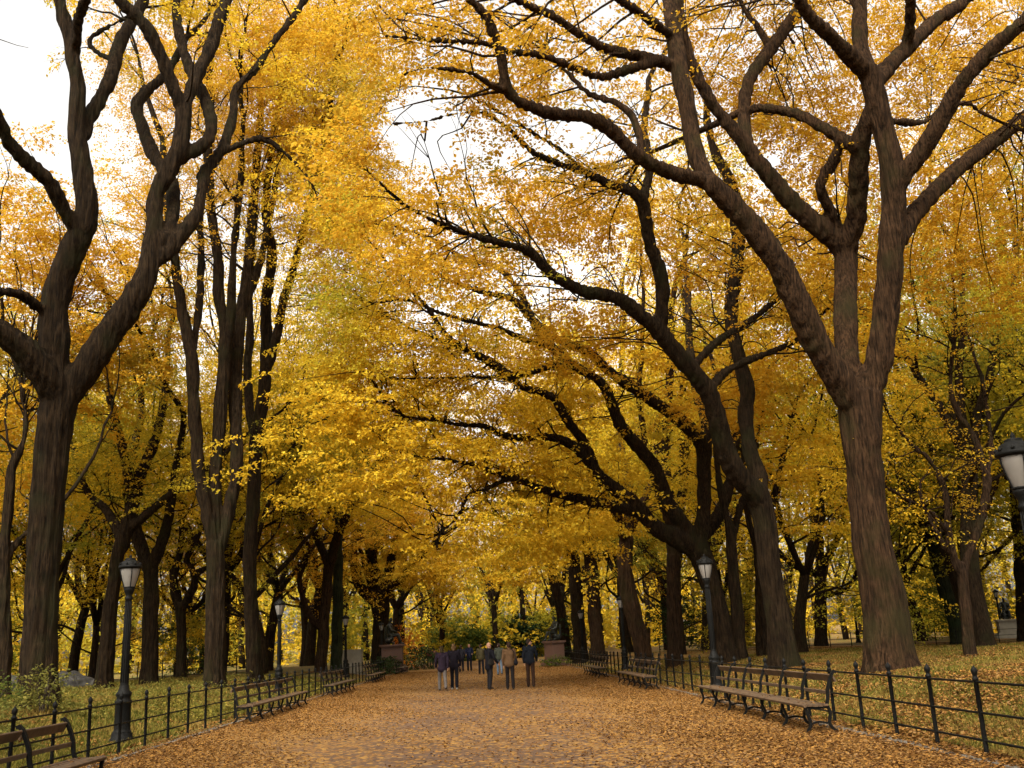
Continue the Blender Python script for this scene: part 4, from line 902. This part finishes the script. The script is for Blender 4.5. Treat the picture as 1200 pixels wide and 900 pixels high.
# ------------------------------------------------------------------ smooth figures from joined volumes
def capsule(mb, p0, r0, p1, r1, n=12):
    p0 = np.array(p0, float); p1 = np.array(p1, float); d = p1 - p0; Ld = np.linalg.norm(d) + 1e-9; d = d / Ld
    u = np.cross(d, [0, 0, 1.] if abs(d[2]) < .9 else [1., 0, 0]); u /= np.linalg.norm(u); w = np.cross(d, u)
    prof = [(r0 * math.cos(q), -r0 * math.sin(q)) for q in np.linspace(math.pi / 2 - .05, 0, 5)] + [(r1 * math.cos(q), Ld + r1 * math.sin(q)) for q in np.linspace(0, math.pi / 2 - .05, 5)]
    a = np.arange(n) * 2 * math.pi / n
    V = np.concatenate([p0 + d * z + r * (np.cos(a)[:, None] * u + np.sin(a)[:, None] * w) for r, z in prof] + [[p0 + d * prof[0][1]], [p0 + d * prof[-1][1]]])
    i = np.arange(n); j = (i + 1) % n; m_ = len(prof); b0 = mb.n
    mb.add(V, np.concatenate([np.stack([k * n + i, k * n + j, (k + 1) * n + j, (k + 1) * n + i], 1) for k in range(m_ - 1)]))
    for f in (np.stack([j, i, np.full(n, m_ * n)], 1), np.stack([(m_ - 1) * n + i, (m_ - 1) * n + j, np.full(n, m_ * n + 1)], 1)):
        mb.f[3].append(f + b0); mb.m[3].append(np.zeros(n, np.int32))
def ellip(mb, c, r, n=14):
    r = np.array(r, float); t = MB(); capsule(t, (0, 0, -1e-4), 1, (0, 0, 1e-4), 1, n)
    V = np.concatenate(t.v) * r + np.array(c); b0 = mb.n
    mb.v.append(V.astype(np.float32)); mb.n += len(V)
    for k in (3, 4):
        for f, q in zip(t.f[k], t.m[k]): mb.f[k].append(f + b0); mb.m[k].append(q)
def fuse(mb, mat, voxel, name, smooth=4):
    me = mb.mesh(name, [mat]); o = bpy.data.objects.new('tmp', me); COL.objects.link(o)
    md = o.modifiers.new('r', 'REMESH'); md.mode = 'VOXEL'; md.voxel_size = voxel; md.use_smooth_shade = True
    s2 = o.modifiers.new('s', 'SMOOTH'); s2.iterations = smooth; s2.factor = .5
    dg = bpy.context.evaluated_depsgraph_get(); out = bpy.data.meshes.new_from_object(o.evaluated_get(dg)); out.name = name
    bpy.data.objects.remove(o); out.materials.clear(); out.materials.append(mat)
    return out
SKIN = solid('skin', (.45, .25, .17), .6, 0, .1)
def cloth(name, c): return solid(name, c, 1.0, 0, .25, 9, .2, 90, .04)
def person(label, x, y, yaw, H, jacket, trousers, hair=(.03, .02, .015), shoe=(.02, .018, .016), step=.12, head=0.0, arms=(.1, .1), long=.0, bag=None, bare=None, bald=False, cap=None, bend=(.15, .15), long_hair=False):
    """local: faces +y.  step: half stride; head: turn of the head; arms: forward swing (left, right); bend: elbow bend"""
    k = H / 1.74
    t = thing('person', label, 'person', (x, y, .032), None, yaw); t.scale = (k,) * 3
    hipz, lean = .93, .02
    legs = []
    for s, sg in ((-1, 1), (1, -1)):
        f = step * sg; hip = np.array([s * .09, 0, hipz]); foot = np.array([s * .105, f, .085 + (.05 if f < -.1 else 0)])
        knee = (hip + foot) / 2 + np.array([0, .035 + .15 * abs(f), .02]); legs.append((hip, knee, foot))
    sh = [np.array([s * .185, lean, 1.43]) for s in (-1, 1)]; armp = []
    for s, a, b, q in zip((-1, 1), arms, bend, sh):
        el = q + np.array([s * .06, math.sin(a) * .29, -math.cos(a) * .29]); an = a + b * 2
        wr = el + np.array([-s * .02 - s * .10 * max(0, b - .3), math.sin(an) * .25, -math.cos(an) * .25]); armp.append((q, el, wr, an))
    hd = np.array([0, .035, 1.615]); ch, shh = math.cos(head), math.sin(head)
    def hp(v): v = np.array(v, float); return hd + np.array([v[0] * ch - v[1] * shh, v[0] * shh + v[1] * ch, v[2]])
    b = MB()
    ellip(b, hp((0, -.005, .02)), (.076, .095, .105)); ellip(b, hp((0, .03, -.055)), (.055, .06, .06)); capsule(b, hp((0, .088, .005)), .011, hp((0, .108, -.03)), .016)
    for s in (-1, 1): ellip(b, hp((s * .078, -.005, -.01)), (.013, .026, .034))
    capsule(b, hp((-.022, .085, -.068)), .010, hp((.022, .085, -.068)), .010)
    capsule(b, (0, .01, 1.42), .06, (0, .03, 1.56), .054)
    capsule(b, (0, .0, hipz), .10, (0, .01, 1.30), .095); capsule(b, (-.1, .01, 1.38), .055, (.1, .01, 1.38), .055)
    for h_, kn, ft in legs: capsule(b, h_, .085, kn, .056); capsule(b, kn, .055, ft, .04); capsule(b, ft + [0, -.03, -.04], .036, ft + [0, .12, -.05], .03)
    for (q, el, wr, an), s in zip(armp, (-1, 1)):
        capsule(b, q, .05, el, .04); capsule(b, el, .04, wr, .028)
        dv = np.array([0, math.sin(an), -math.cos(an)]); sv = np.array([0, math.cos(an), math.sin(an)])
        palm = wr + dv * .055; capsule(b, wr, .026, palm, .028)
        for f_, (ln, of) in enumerate(((.07, -.027), (.08, -.009), (.075, .009), (.06, .026))):
            r0 = palm + sv * of + dv * .02; r1 = r0 + dv * ln * .55; r2 = r1 + dv * ln * .4 - np.array([s * .02, 0, 0]); capsule(b, r0, .0095, r1, .009, 8); capsule(b, r1, .009, r2, .008, 8)
        th = wr + dv * .03 + sv * .028; capsule(b, th, .011, th + dv * .04 + sv * .025, .009, 8)
    body = part('body', fuse(b, SKIN, .0105, 'body', 2), None, t)
    j = MB(); hem = .80 - long
    capsule(j, (0, 0, hem + .15), .17, (0, .01, 1.20), .165); capsule(j, (-.06, 0, hem + .14), .145, (.06, 0, hem + .14), .145); capsule(j, (-.085, .01, 1.33), .12, (.085, .01, 1.33), .12)
    j.v = [q * np.array([1, .80, 1], np.float32) for q in j.v]
    capsule(j, (-.14, .01, 1.405), .07, (.14, .01, 1.405), .07); capsule(j, (0, .005, 1.40), .085, (0, .015, 1.485), .072)
    for q, el, wr, an in armp: capsule(j, q, .072, el, .06); capsule(j, el, .06, wr, .048)
    part('jacket', fuse(j, cloth('jacket_cloth', jacket), .016, 'jacket', 3), None, t)
    if bare is None or True:
        tr = MB(); capsule(tr, (-.05, 0, hipz), .105, (.05, 0, hipz), .105)
        for h_, kn, ft in legs: capsule(tr, h_, .092, kn, .072); capsule(tr, kn, .074, ft + [0, -.01, .0], .062)
        part('trousers', fuse(tr, cloth('trouser_cloth', trousers), .015, 'trousers', 3), None, t)
    for h_, kn, ft in legs:
        s_ = MB(); capsule(s_, ft + [0, -.045, -.045], .042, ft + [0, .13, -.052], .037); part('shoe', fuse(s_, cloth('shoe_leather', shoe), .012, 'shoe', 2), None, t)
    if not bald:
        h2 = MB(); ellip(h2, hp((0, -.02, .035)), (.086, .098, .103))
        if long_hair: ellip(h2, hp((0, -.055, -.05)), (.082, .06, .13))
        else: ellip(h2, hp((0, -.05, -.01)), (.078, .06, .08))
        part('hair', fuse(h2, cloth('hair', hair), .013, 'hair', 2), None, t)
    if cap:
        c_ = MB(); ellip(c_, hp((0, -.01, .065)), (.095, .11, .075)); part('cap', fuse(c_, cloth('cap_cloth', cap), .013, 'cap', 2), None, t)
    if bag:
        s, col = bag; g = MB(); ellip(g, (s * .24, -.08, 1.0), (.075, .15, .13)); ellip(g, (s * .24, -.08, .96), (.08, .16, .1))
        bo = thing('shoulder_bag', 'dark bag carried by the ' + label.split(',')[0], 'bag', (0, 0, 0)); bo.location = (x, y, .032); bo.rotation_euler = (0, 0, yaw); bo.scale = (k,) * 3
        part('bag_body', fuse(g, cloth('bag_cloth', col), .015, 'bag_body', 2), None, bo)
        st = MB(); st.tube(*catmull([(s * .24, -.2, 1.05), (s * .20, -.14, 1.3), (s * .10, -.02, 1.475), (s * .17, .13, 1.32), (s * .24, .03, 1.05)], [.013] * 5, .06), 6); part('strap', st, [cloth('strap_cloth', col)], bo)
    return t
def gp(px, py): d = ray(px, py); q = CAMP + d * (-EYE / d[2]); return float(q[0]), float(q[1])
BLACK, NAVY = (.010, .010, .013), (.012, .014, .028)
person('woman in a dark plum jacket and pale leggings, leftmost of the walkers', *gp(519, 810.5), .15, 1.70, (.020, .014, .022), (.10, .088, .08), step=.2, long=.08, long_hair=True, arms=(.25, -.2), hair=(.035, .025, .012))
person('person in a black coat and white shoes beside the woman with pale leggings', *gp(533, 809), -.1, 1.76, (.012, .010, .014), BLACK, (.10, .06, .03), (.25, .24, .22), step=.1, long=.04, long_hair=True)
person('person in a charcoal coat walking just behind the pair on the left', *gp(541, 788.5), .0, 1.75, (.022, .022, .028), BLACK, step=.14)
person('person facing us in a navy jacket with hands together', *gp(550.5, 787), math.pi, 1.80, NAVY, BLACK, step=.08, arms=(.25, .25), bend=(.55, .55))
person('person in a khaki coat, half hidden behind the bald one in black', *gp(564.5, 791), .1, 1.74, (.05, .043, .022), BLACK, step=.1)
person('bald person in a long black coat with a satchel', *gp(574, 808.8), -.9, 1.74, BLACK, (.014, .013, .014), step=.06, bald=True, long=.12, bag=(1, (.02, .018, .016)), arms=(.3, .2), bend=(.4, .3))
person('person in blue jeans and grey green jacket, farther off', *gp(586, 792), .0, 1.72, (.04, .045, .035), (.09, .12, .16), step=.12)
person('person in a tan jacket and black trousers seen from behind', *gp(598.5, 809), .0, 1.72, (.085, .05, .026), (.012, .010, .010), (.03, .018, .012), step=.09, bag=(1, BLACK), cap=None)
person('person in a black jacket with head turned right, rightmost of the group', *gp(622.5, 806), -.15, 1.80, (.010, .012, .016), (.030, .017, .012), step=.08, head=-1.0, arms=(-.1, .3))
person('small distant person in a dark red top by the hedge', *gp(503, 783), .1, 1.72, (.09, .025, .02), BLACK, step=.12)
person('small distant person in brown, right of the one in dark red', *gp(509, 783), -.1, 1.66, (.10, .05, .03), (.03, .025, .03), step=.1)

# ------------------------------------------------------------------ statues
def statue(label, x, y, z, yaw, w, h, sh, plinth_mat, seated=True, cat='statue', bed=True):
    t = thing('bronze_statue', label, cat, (x, y, z), None, yaw)
    mb = MB()
    for hw, z0, z1 in ((w * .72, -.3, .22), (w * .62, .22, .42), (w * .5, .42, h - .22), (w * .54, h - .22, h - .14), (w * .60, h - .14, h)):
        mb.box((0, 0, (z0 + z1) / 2), (hw, hw * .92, (z1 - z0) / 2))
    part('pedestal', mb, [M[plinth_mat]], t, smooth=False)
    k = sh / 1.55; g = MB()
    def c(p0, r0, p1, r1): capsule(g, np.array(p0) * k + [0, 0, h], r0 * k, np.array(p1) * k + [0, 0, h], r1 * k)
    if seated:
        c((0, -.1, .5), .20, (0, -.16, 1.0), .19); c((-.12, -.16, 1.08), .12, (.12, -.16, 1.08), .12); c((0, -.14, 1.15), .07, (0, -.1, 1.3), .06)
        ellip(g, np.array((0, -.07, 1.40)) * k + [0, 0, h], np.array((.085, .105, .125)) * k)
        for s, f in ((-1, .0), (1, .12)):
            c((s * .12, -.05, .5), .12, (s * .16, .36, .52), .09); c((s * .16, .36, .52), .085, (s * .17, .40 + f, .08), .06); c((s * .17, .38 + f, .05), .06, (s * .17, .56 + f, .04), .045)
            c((s * .24, -.16, 1.06), .085, (s * .33, -.02, .78), .07); c((s * .33, -.02, .78), .07, (s * .2, .26, .70), .05)
        c((-.2, -.2, .2), .2, (.2, -.2, .2), .2); c((-.2, -.05, .3), .14, (.22, -.05, .3), .14); c((-.25, -.36, .2), .06, (-.25, -.38, .95), .06); c((.25, -.36, .2), .06, (.25, -.38, .95), .06)
        c((-.2, .05, .06), .08, (.2, .05, .06), .08)
    else:
        c((0, 0, .3), .22, (0, 0, .9), .16); c((0, 0, .9), .17, (0, .0, 1.12), .18); c((0, 0, 1.2), .07, (0, .02, 1.34), .06); ellip(g, np.array((0, .03, 1.42)) * k + [0, 0, h], np.array((.085, .1, .12)) * k)
        for s in (-1, 1): c((s * .2, 0, 1.14), .08, (s * .3, .05, .86), .07); c((s * .3, .05, .86), .07, (s * .16, .22, .75), .05); c((s * .1, 0, .4), .14, (s * .13, .02, .05), .13)
        c((-.16, -.1, .1), .14, (.16, -.1, .1), .14)
    part('figure', fuse(g, M['bronze'], .028, 'figure', 3), None, t)
    return t
x_, y_ = gp(648, 781)
statue('seated bronze figure on a pink granite pedestal at the right of the path', x_ + .2, y_ + .6, .03, math.pi / 2 + .5, 1.1, 1.75, 1.75, 'granite')
statue('dark bronze figure on a broad granite pedestal at the left of the path', -7.1, 80.0, .1, -math.pi / 2, 1.7, 2.0, 2.1, 'granite')
p_ = P(1183, 745, 82)
statue('distant seated statue on a pale pedestal at the far right', p_[0], p_[1], gzf(p_[0], p_[1]), math.pi * .9, 1.5, 1.5, 1.8, 'pale')

def shrub(label, x, y, R_, h, n, mat, leaf=.09, k=16, name='shrub', sp=.5, cat='shrub', group=None, sq=1.0):
    T = Tree(int(abs(x * 131 + y * 17)) % 9999, leaf, k, sp, .2, .8); rng = T.rng; z = gzf(x, y); T.b = (x, y, z)
    for _ in range(7):
        a = rng.uniform(0, 6.28); q = rng.uniform(.2, .8) * R_
        T.trunk.tube(*catmull([(x + rng.normal(0, .06), y + rng.normal(0, .06), z - .1), (x + math.cos(a) * q * .4, y + math.sin(a) * q * .4, z + h * .4), (x + math.cos(a) * q, y + math.sin(a) * q, z + h * rng.uniform(.6, .95))], [.02, .014, .006], .2), 5)
    v = rng.normal(0, 1, (n, 3)); v /= np.linalg.norm(v, axis=1)[:, None]; v *= (rng.random(n) ** .4)[:, None]
    for q in v:
        bump = 1 + .25 * math.sin(q[0] * 5 + x) * math.sin(q[1] * 5) ; p = np.array([x + q[0] * R_ * bump, y + q[1] * R_ * sq, z + h * .5 + q[2] * h * .52 * bump])
        if p[2] < z + .03: p[2] = z + .05
        T.emit(p, nrm(q + np.array([0, 0, .5]) + rng.normal(0, .3, 3)), sp * rng.uniform(.6, 1.3))
    t = thing(name, label, cat, T.b, group); part('stem', T.trunk, [M['stem']], t, T.b)
    V, Fq = T.leaves(); mb = MB(); mb.add(V, Fq); part('foliage', mb, [M[mat]], t, T.b)
    return t
def at_px(px, py): q = ghit(px, py); return float(q[0]), float(q[1])
shrub('leafy green shrub in front of the near left elm trunk', -12.6, 26.8, .6, .8, 90, 'green')
shrub('yellowing shrub right of the near left elm trunk', -11.1, 26.2, .55, 1.0, 70, 'cover')
shrub('low olive shrub at the left edge behind the corner bench', -13.9, 25.8, .9, .8, 90, 'cover')
shrub('clipped dark hedge in front of the left statue', -6.9, 72.5, .75, .95, 120, 'dark', .14, 14, 'hedge', .5, 'hedge', None, 6)
shrub('dark rounded bush beside the path, right of the left statue', -4.9, 84, 1.3, 1.9, 160, 'dark', .16, 14, 'shrub', .6)
shrub('red and orange shrub glowing behind the left statue', -7.0, 92, 1.3, 3.4, 110, 'red', .18, 16, 'shrub', .7)
shrub('low evergreen bed at the foot of the right statue', 5.1, 71.2, .9, .55, 80, 'green', .12, 14, 'shrub', .4)
shrub('dark evergreen shrub behind the right statue', 7.6, 92, 2.2, 4.2, 220, 'dark', .2, 16, 'shrub', .8)
for i, (px, py, R_, h, mat, lab) in enumerate([(560, 776, 2.2, 3.2, 'green', 'green bush closing the end of the path, left of centre'), (610, 776, 1.8, 4.6, 'dark', 'tall dark evergreen behind the walkers, right of centre'), (640, 775, 2.4, 5, 'olive', 'olive bush just left of the right statue in the distance'), (530, 777, 3, 5, 'green', 'rounded green bush at the far end of the path'), (585, 776, 2.4, 5.0, 'olive', 'yellow green bush in the middle of the far end of the path')]):
    d = ray(px, 757); Y = 122 + 4 * i; shrub(lab, float(d[0] / d[1] * Y), Y, R_, h, 420, mat, .34, 16, 'evergreen_bush' if mat == 'dark' else 'shrub', 1.3)
shrub('dark evergreen bush on the right lawn behind the second lamp post', 15.5, 78, 2.2, 4.0, 240, 'dark', .2, 16, 'evergreen_bush', .9)
shrub('green bush far back on the left lawn between thin trunks', -24, 84, 3.5, 5.0, 340, 'green', .24, 16, 'shrub', 1.1)
shrub('olive thicket behind the left lawn near the left edge', -40, 78, 5, 6.0, 420, 'olive', .26, 16, 'thicket', 1.2)
shrub('olive thicket behind the right lawn, left of the lone lamp', 22, 88, 4, 6.0, 400, 'olive', .26, 16, 'thicket', 1.2)
shrub('green thicket at the back right beyond the far fence', 44, 92, 6, 7.0, 460, 'olive', .28, 16, 'thicket', 1.3)
shrub('dark green thicket behind the leaning tree on the right lawn', 36, 84, 3.5, 6, 340, 'green', .24, 16, 'thicket', 1.1)

# pale stone block, rocks, canopy
bl = thing('stone_block', 'large pale plain stone block behind the left fence', 'stone block', (-9.6, 73, gzf(-9.6, 73)))
mb = MB(); mb.box((0, 0, .75), (.95, .6, .78)); part('block', mb, [M['pale']], bl, smooth=False)
mb = MB(); mb.box((0, 0, -.05), (1.1, .75, .12)); mb.box((0, 0, 1.56), (1.0, .65, .05)); part('moulding', mb, [M['pale']], bl, smooth=False)
def rock(label, px, py, w, h):
    x, y = at_px(px, py); g = MB(); rng = np.random.default_rng(int(px) + 5)
    for _ in range(7): ellip(g, (rng.normal(0, w * .35), rng.normal(0, w * .2), rng.uniform(-.1, h * .35)), (w * rng.uniform(.3, .6), w * rng.uniform(.25, .4), h * rng.uniform(.4, .7)), 10)
    me = fuse(g, M['rock'], .09, 'rock', 1); v = np.empty(len(me.vertices) * 3, np.float32); me.vertices.foreach_get('co', v); v = v.reshape(-1, 3)
    v += .05 * np.sin(v[:, [1, 2, 0]] * 9 + 1) + .03 * np.sin(v[:, [2, 0, 1]] * 21); me.vertices.foreach_set('co', v.ravel())
    o = bpy.data.objects.new('rock', me); COL.objects.link(o); o.location = (x, y, gzf(x, y)); tag(o, label, 'rock'); return o
rock('grey rock outcrop at the left edge behind the crooked tree', 2, 812, 2.2, 1.0)
rock('low grey rock between the near left elm and the forked tree', 84, 806, 1.8, .9)
cx_ = P(797, 742, 92); um = thing('market_umbrella', 'small white canopy far back between the right trunks', 'umbrella', (cx_[0], cx_[1], gzf(cx_[0], cx_[1])))
mb = MB(); mb.lathe([(1.25, 2.15), (1.2, 2.28), (.7, 2.62), (.0, 2.85)], (0, 0, 0), 8); mb.lathe([(0, 2.75), (.66, 2.56), (1.22, 2.2)], (0, 0, 0), 8); part('canopy', mb, [M['white']], um, smooth=False)
mb = MB(); mb.tube([(0, 0, -.1), (0, 0, 2.7)], [.03, .03], 8); part('pole', mb, [M['iron']], um)

# ------------------------------------------------------------------ trees further back
PR = []
for i, (kw, nm) in enumerate([(dict(seed=101, H=27, r=.42, forks=5, fork_h=6.5), 'a'), (dict(seed=102, H=25, r=.36, forks=4, fork_h=8, spread=.45, limbL=9), 'b'), (dict(seed=103, H=22, r=.30, forks=4, fork_h=4.5, spread=.75), 'c'), (dict(seed=104, H=17, r=.2, forks=5, fork_h=3.5, spread=.7, leaf=.14), 'd')]):
    T = elm_proto(side=2.6, **{**dict(leaf=.165, k=28), **kw}); PR.append(proto_meshes(T, 'elm', M['bark'], M['yellow'], .76)); print('proto', nm, len(T.C) * T.k)
HUE = {'gold': 'golden', 'yellow': 'bright yellow', 'amber': 'orange amber', 'olive': 'olive green'}
SIZE = ['broad', 'tall narrow', 'spreading', 'low']
BG = [  # x, y, prototype, scale, leaf
 (-13.2, 61, 2, 1.12, 'olive'),  (-17, 66, 0, 1.0, 'gold'), (-25, 60, 2, 1.0, 'olive'), (-29, 50, 0, .8, 'yellow'), (-36, 44, 3, 1.0, 'olive'), (-33, 64, 2, 1.1, 'gold'), (-23, 78, 2, 1.05, 'amber'), (-17.5, 83, 0, 1.0, 'amber'), (-28, 74, 3, 1.2, 'yellow'),
 (-41, 56, 2, 1.0, 'gold'), (-38, 72, 0, .95, 'olive'), (-16, 94, 0, 1.1, 'amber'), (-10, 98, 1, 1.05, 'yellow'), (-25, 92, 2, 1.1, 'yellow'), (-35, 88, 0, 1.0, 'olive'), (-48, 70, 2, 1.0, 'olive'), (-9.5, 112, 0, 1.0, 'yellow'), (-19, 108, 1, 1.0, 'gold'),
 (13, 66, 3, 1.0, 'olive'), (17, 54, 2, 1.0, 'yellow'), (16, 72, 0, 1.05, 'yellow'), (30, 61, 0, 1.0, 'olive'), (23, 46, 1, 1.1, 'amber'), (34, 54, 0, .95, 'olive'), (35, 80, 2, 1.1, 'olive'), (38, 62, 2, 1.1, 'olive'), (12, 84, 0, 1.05, 'yellow'), (20, 84, 3, 1.3, 'olive'),
 (9.5, 98, 0, 1.05, 'yellow'), (18, 98, 0, 1.0, 'gold'), (25, 96, 1, 1.0, 'olive'), (38, 80, 0, 1.0, 'olive'), (48, 74, 0, 1.0, 'olive'), (33, 44, 3, 1.3, 'olive'), (46, 92, 2, 1.1, 'olive'), (9, 112, 1, 1.0, 'yellow'), (44, 56, 2, 1.1, 'olive'), (56, 86, 0, 1.1, 'amber'), (27, 66, 3, 1.1, 'olive'),
]
for i, (x, y, k, s, lf) in enumerate(BG):
    side = 'left' if x < 0 else 'right'; far = 'beyond the statues' if y > 90 else 'behind the front rows' if y > 60 else 'in mid distance'
    off = 'near the path' if abs(x) < 14 else 'deep in the park' if abs(x) > 30 else 'back from the path'
    place_proto(PR[k], 'elm_tree', f'{SIZE[k]} {HUE[lf]} tree {far}, {side} side, {off}', x, y, RNG.uniform(0, 6.28), s * RNG.uniform(.94, 1.06), 'park trees behind the rows', leaf=M[lf])

def far_wood():
    T = Tree(201, .5, 14, 2.2, .3, .7); rng = T.rng; spots = []
    for _ in range(230):
        y = rng.uniform(118, 215); x = rng.uniform(-1, 1) * (y * .75 + 10); spots.append((x, y))
    for _ in range(70): spots.append((rng.choice([-1, 1]) * rng.uniform(52, 95), rng.uniform(45, 120)))
    for x, y in spots:
        z = gzf(x, y); h = rng.uniform(15, 25); r = rng.uniform(4, 6.5)
        T.trunk.tube(*catmull([(x, y, z - .3), (x + rng.normal(0, .4), y, z + h * .35), (x + rng.normal(0, 1), y, z + h * .8)], [.4, .3, .08], 1.5), 7)
        for _ in range(4):
            a = rng.uniform(0, 6.28); T.trunk.tube(*catmull([(x, y, z + h * .3), (x + math.cos(a) * r * .4, y + math.sin(a) * r * .4, z + h * .55), (x + math.cos(a) * r * .8, y + math.sin(a) * r * .8, z + h * .75)], [.18, .13, .04], 1.5), 5)
        n = 76; v = rng.normal(0, 1, (n, 3)); v /= np.linalg.norm(v, axis=1)[:, None]; v *= (rng.random(n) ** .42)[:, None]
        for q in v: T.emit(np.array([x, y, z + h * .58]) + q * np.array([r, r, h * .42]), nrm(q + rng.normal(0, .5, 3) + np.array([0, 0, .2])), 2.2 * rng.uniform(.6, 1.3))
        for _ in range(30):
            a = rng.uniform(0, 6.28); rr = rng.uniform(0, 5); T.emit(np.array([x + rr * math.cos(a), y + rr * math.sin(a), z + rng.uniform(.2, 5.0)]), nrm(rng.normal(0, 1, 3) + [0, 0, .6]), 1.6)
    V, Fq = T.leaves(); mb = MB(); mb.merge(T.trunk, 1); mb.add(V, Fq, 0)
    m_ = leaf_mat('far_wood_leaves', YELL, (.20, .20, .028), (.46, .66), .45, .05)
    o = part('distant_wood', mb, [m_, M['bark']]); tag(o, 'far off autumn wood closing the view beyond the park trees', 'woodland', None, 'stuff')
far_wood()
def wood_behind():
    """the rest of the avenue behind and over the photographer: it shades the foreground"""
    T = Tree(202, .45, 14, 2.0, .3, .7); rng = T.rng; spots = []
    for y in np.arange(-62, 3, 9):
        for s in (-1, 1):
            for x0 in (9.5, 17, 26): spots.append((s * (x0 + rng.normal(0, .8)) - .4, y + rng.normal(0, 1.2)))
    for x, y in spots:
        z = gzf(x, y); h = rng.uniform(22, 27); r = rng.uniform(6, 7.5)
        T.trunk.tube(*catmull([(x, y, z - .3), (x + rng.normal(0, .3), y, z + 6), (x - np.sign(x), y, z + h * .75)], [.5, .4, .1], 1.5), 8)
        for _ in range(5):
            a = rng.uniform(0, 6.28); T.trunk.tube(*catmull([(x, y, z + 5.5), (x + math.cos(a) * r * .4, y + math.sin(a) * r * .4, z + h * .5), (x + math.cos(a) * r * .8, y + math.sin(a) * r * .8, z + h * .75)], [.22, .16, .05], 1.5), 5)
        n = 110; v = rng.normal(0, 1, (n, 3)); v /= np.linalg.norm(v, axis=1)[:, None]; v *= (rng.random(n) ** .42)[:, None]
        for q in v: T.emit(np.array([x, y, z + h * .70]) + q * np.array([r, r, h * .26]), nrm(q + rng.normal(0, .5, 3) + np.array([0, 0, .2])), 2.0 * rng.uniform(.6, 1.3))
    V, Fq = T.leaves(); mb = MB(); mb.merge(T.trunk, 1); mb.add(V, Fq, 0)
    o = part('avenue_wood', mb, [M['yellow'], M['bark']]); tag(o, 'yellow elm wood along the avenue behind the viewpoint', 'woodland', None, 'stuff')
wood_behind()
EXPO = 1.42
# ------------------------------------------------------------------ light
W = bpy.data.worlds.new('World'); SC.world = W; W.use_nodes = True
nt = W.node_tree; N, L = nt.nodes, nt.links; N.clear()
wo = N.new('ShaderNodeOutputWorld'); bg = N.new('ShaderNodeBackground'); sky = N.new('ShaderNodeTexSky')
sky.sky_type = 'NISHITA'; sky.sun_disc = False; sky.sun_elevation = R(48); sky.sun_rotation = R(200); sky.air_density = 1.0; sky.dust_density = 6.0
hs = N.new('ShaderNodeHueSaturation'); hs.inputs['Saturation'].default_value = .12; L.new(sky.outputs[0], hs.inputs['Color'])
tcw = N.new('ShaderNodeTexCoord'); cn = noise(N, L, tcw.outputs['Generated'], 2.2, 5, .55)
cr = ramp(N, [(.3, (1.07, 1.02, .94)), (.7, (1.31, 1.26, 1.17))]); L.new(cn.outputs[0], cr.inputs[0])
ml = mix(N, L, 1.0, hs.outputs[0], cr.outputs[0], 'MULTIPLY')
L.new(ml, bg.inputs[0]); bg.inputs[1].default_value = .15; L.new(bg.outputs[0], wo.inputs[0])
sl = bpy.data.lights.new('sun', 'SUN'); sl.energy = 1.2; sl.angle = R(25); sl.color = (1, .88, .70)
so = bpy.data.objects.new('sun', sl); COL.objects.link(so)
az = R(200); el = R(48)
sd = Vector((math.sin(az) * math.cos(el), math.cos(az) * math.cos(el), math.sin(el)))
so.rotation_euler = sd.to_track_quat('Z', 'Y').to_euler()
vs = SC.view_settings; vs.view_transform = 'Standard'; vs.look = 'None'; vs.gamma = 1; vs.use_curve_mapping = False
vs.exposure = EXPO
SC.render.engine = 'CYCLES'; cy = SC.cycles
cy.max_bounces = 7; cy.diffuse_bounces = 5; cy.glossy_bounces = 2; cy.transmission_bounces = 3; cy.transparent_max_bounces = 4
cy.use_denoising = True; cy.sample_clamp_indirect = 4; cy.use_adaptive_sampling = True; cy.adaptive_threshold = .02
cy.caustics_reflective = False; cy.caustics_refractive = False
SC.render.use_persistent_data = False
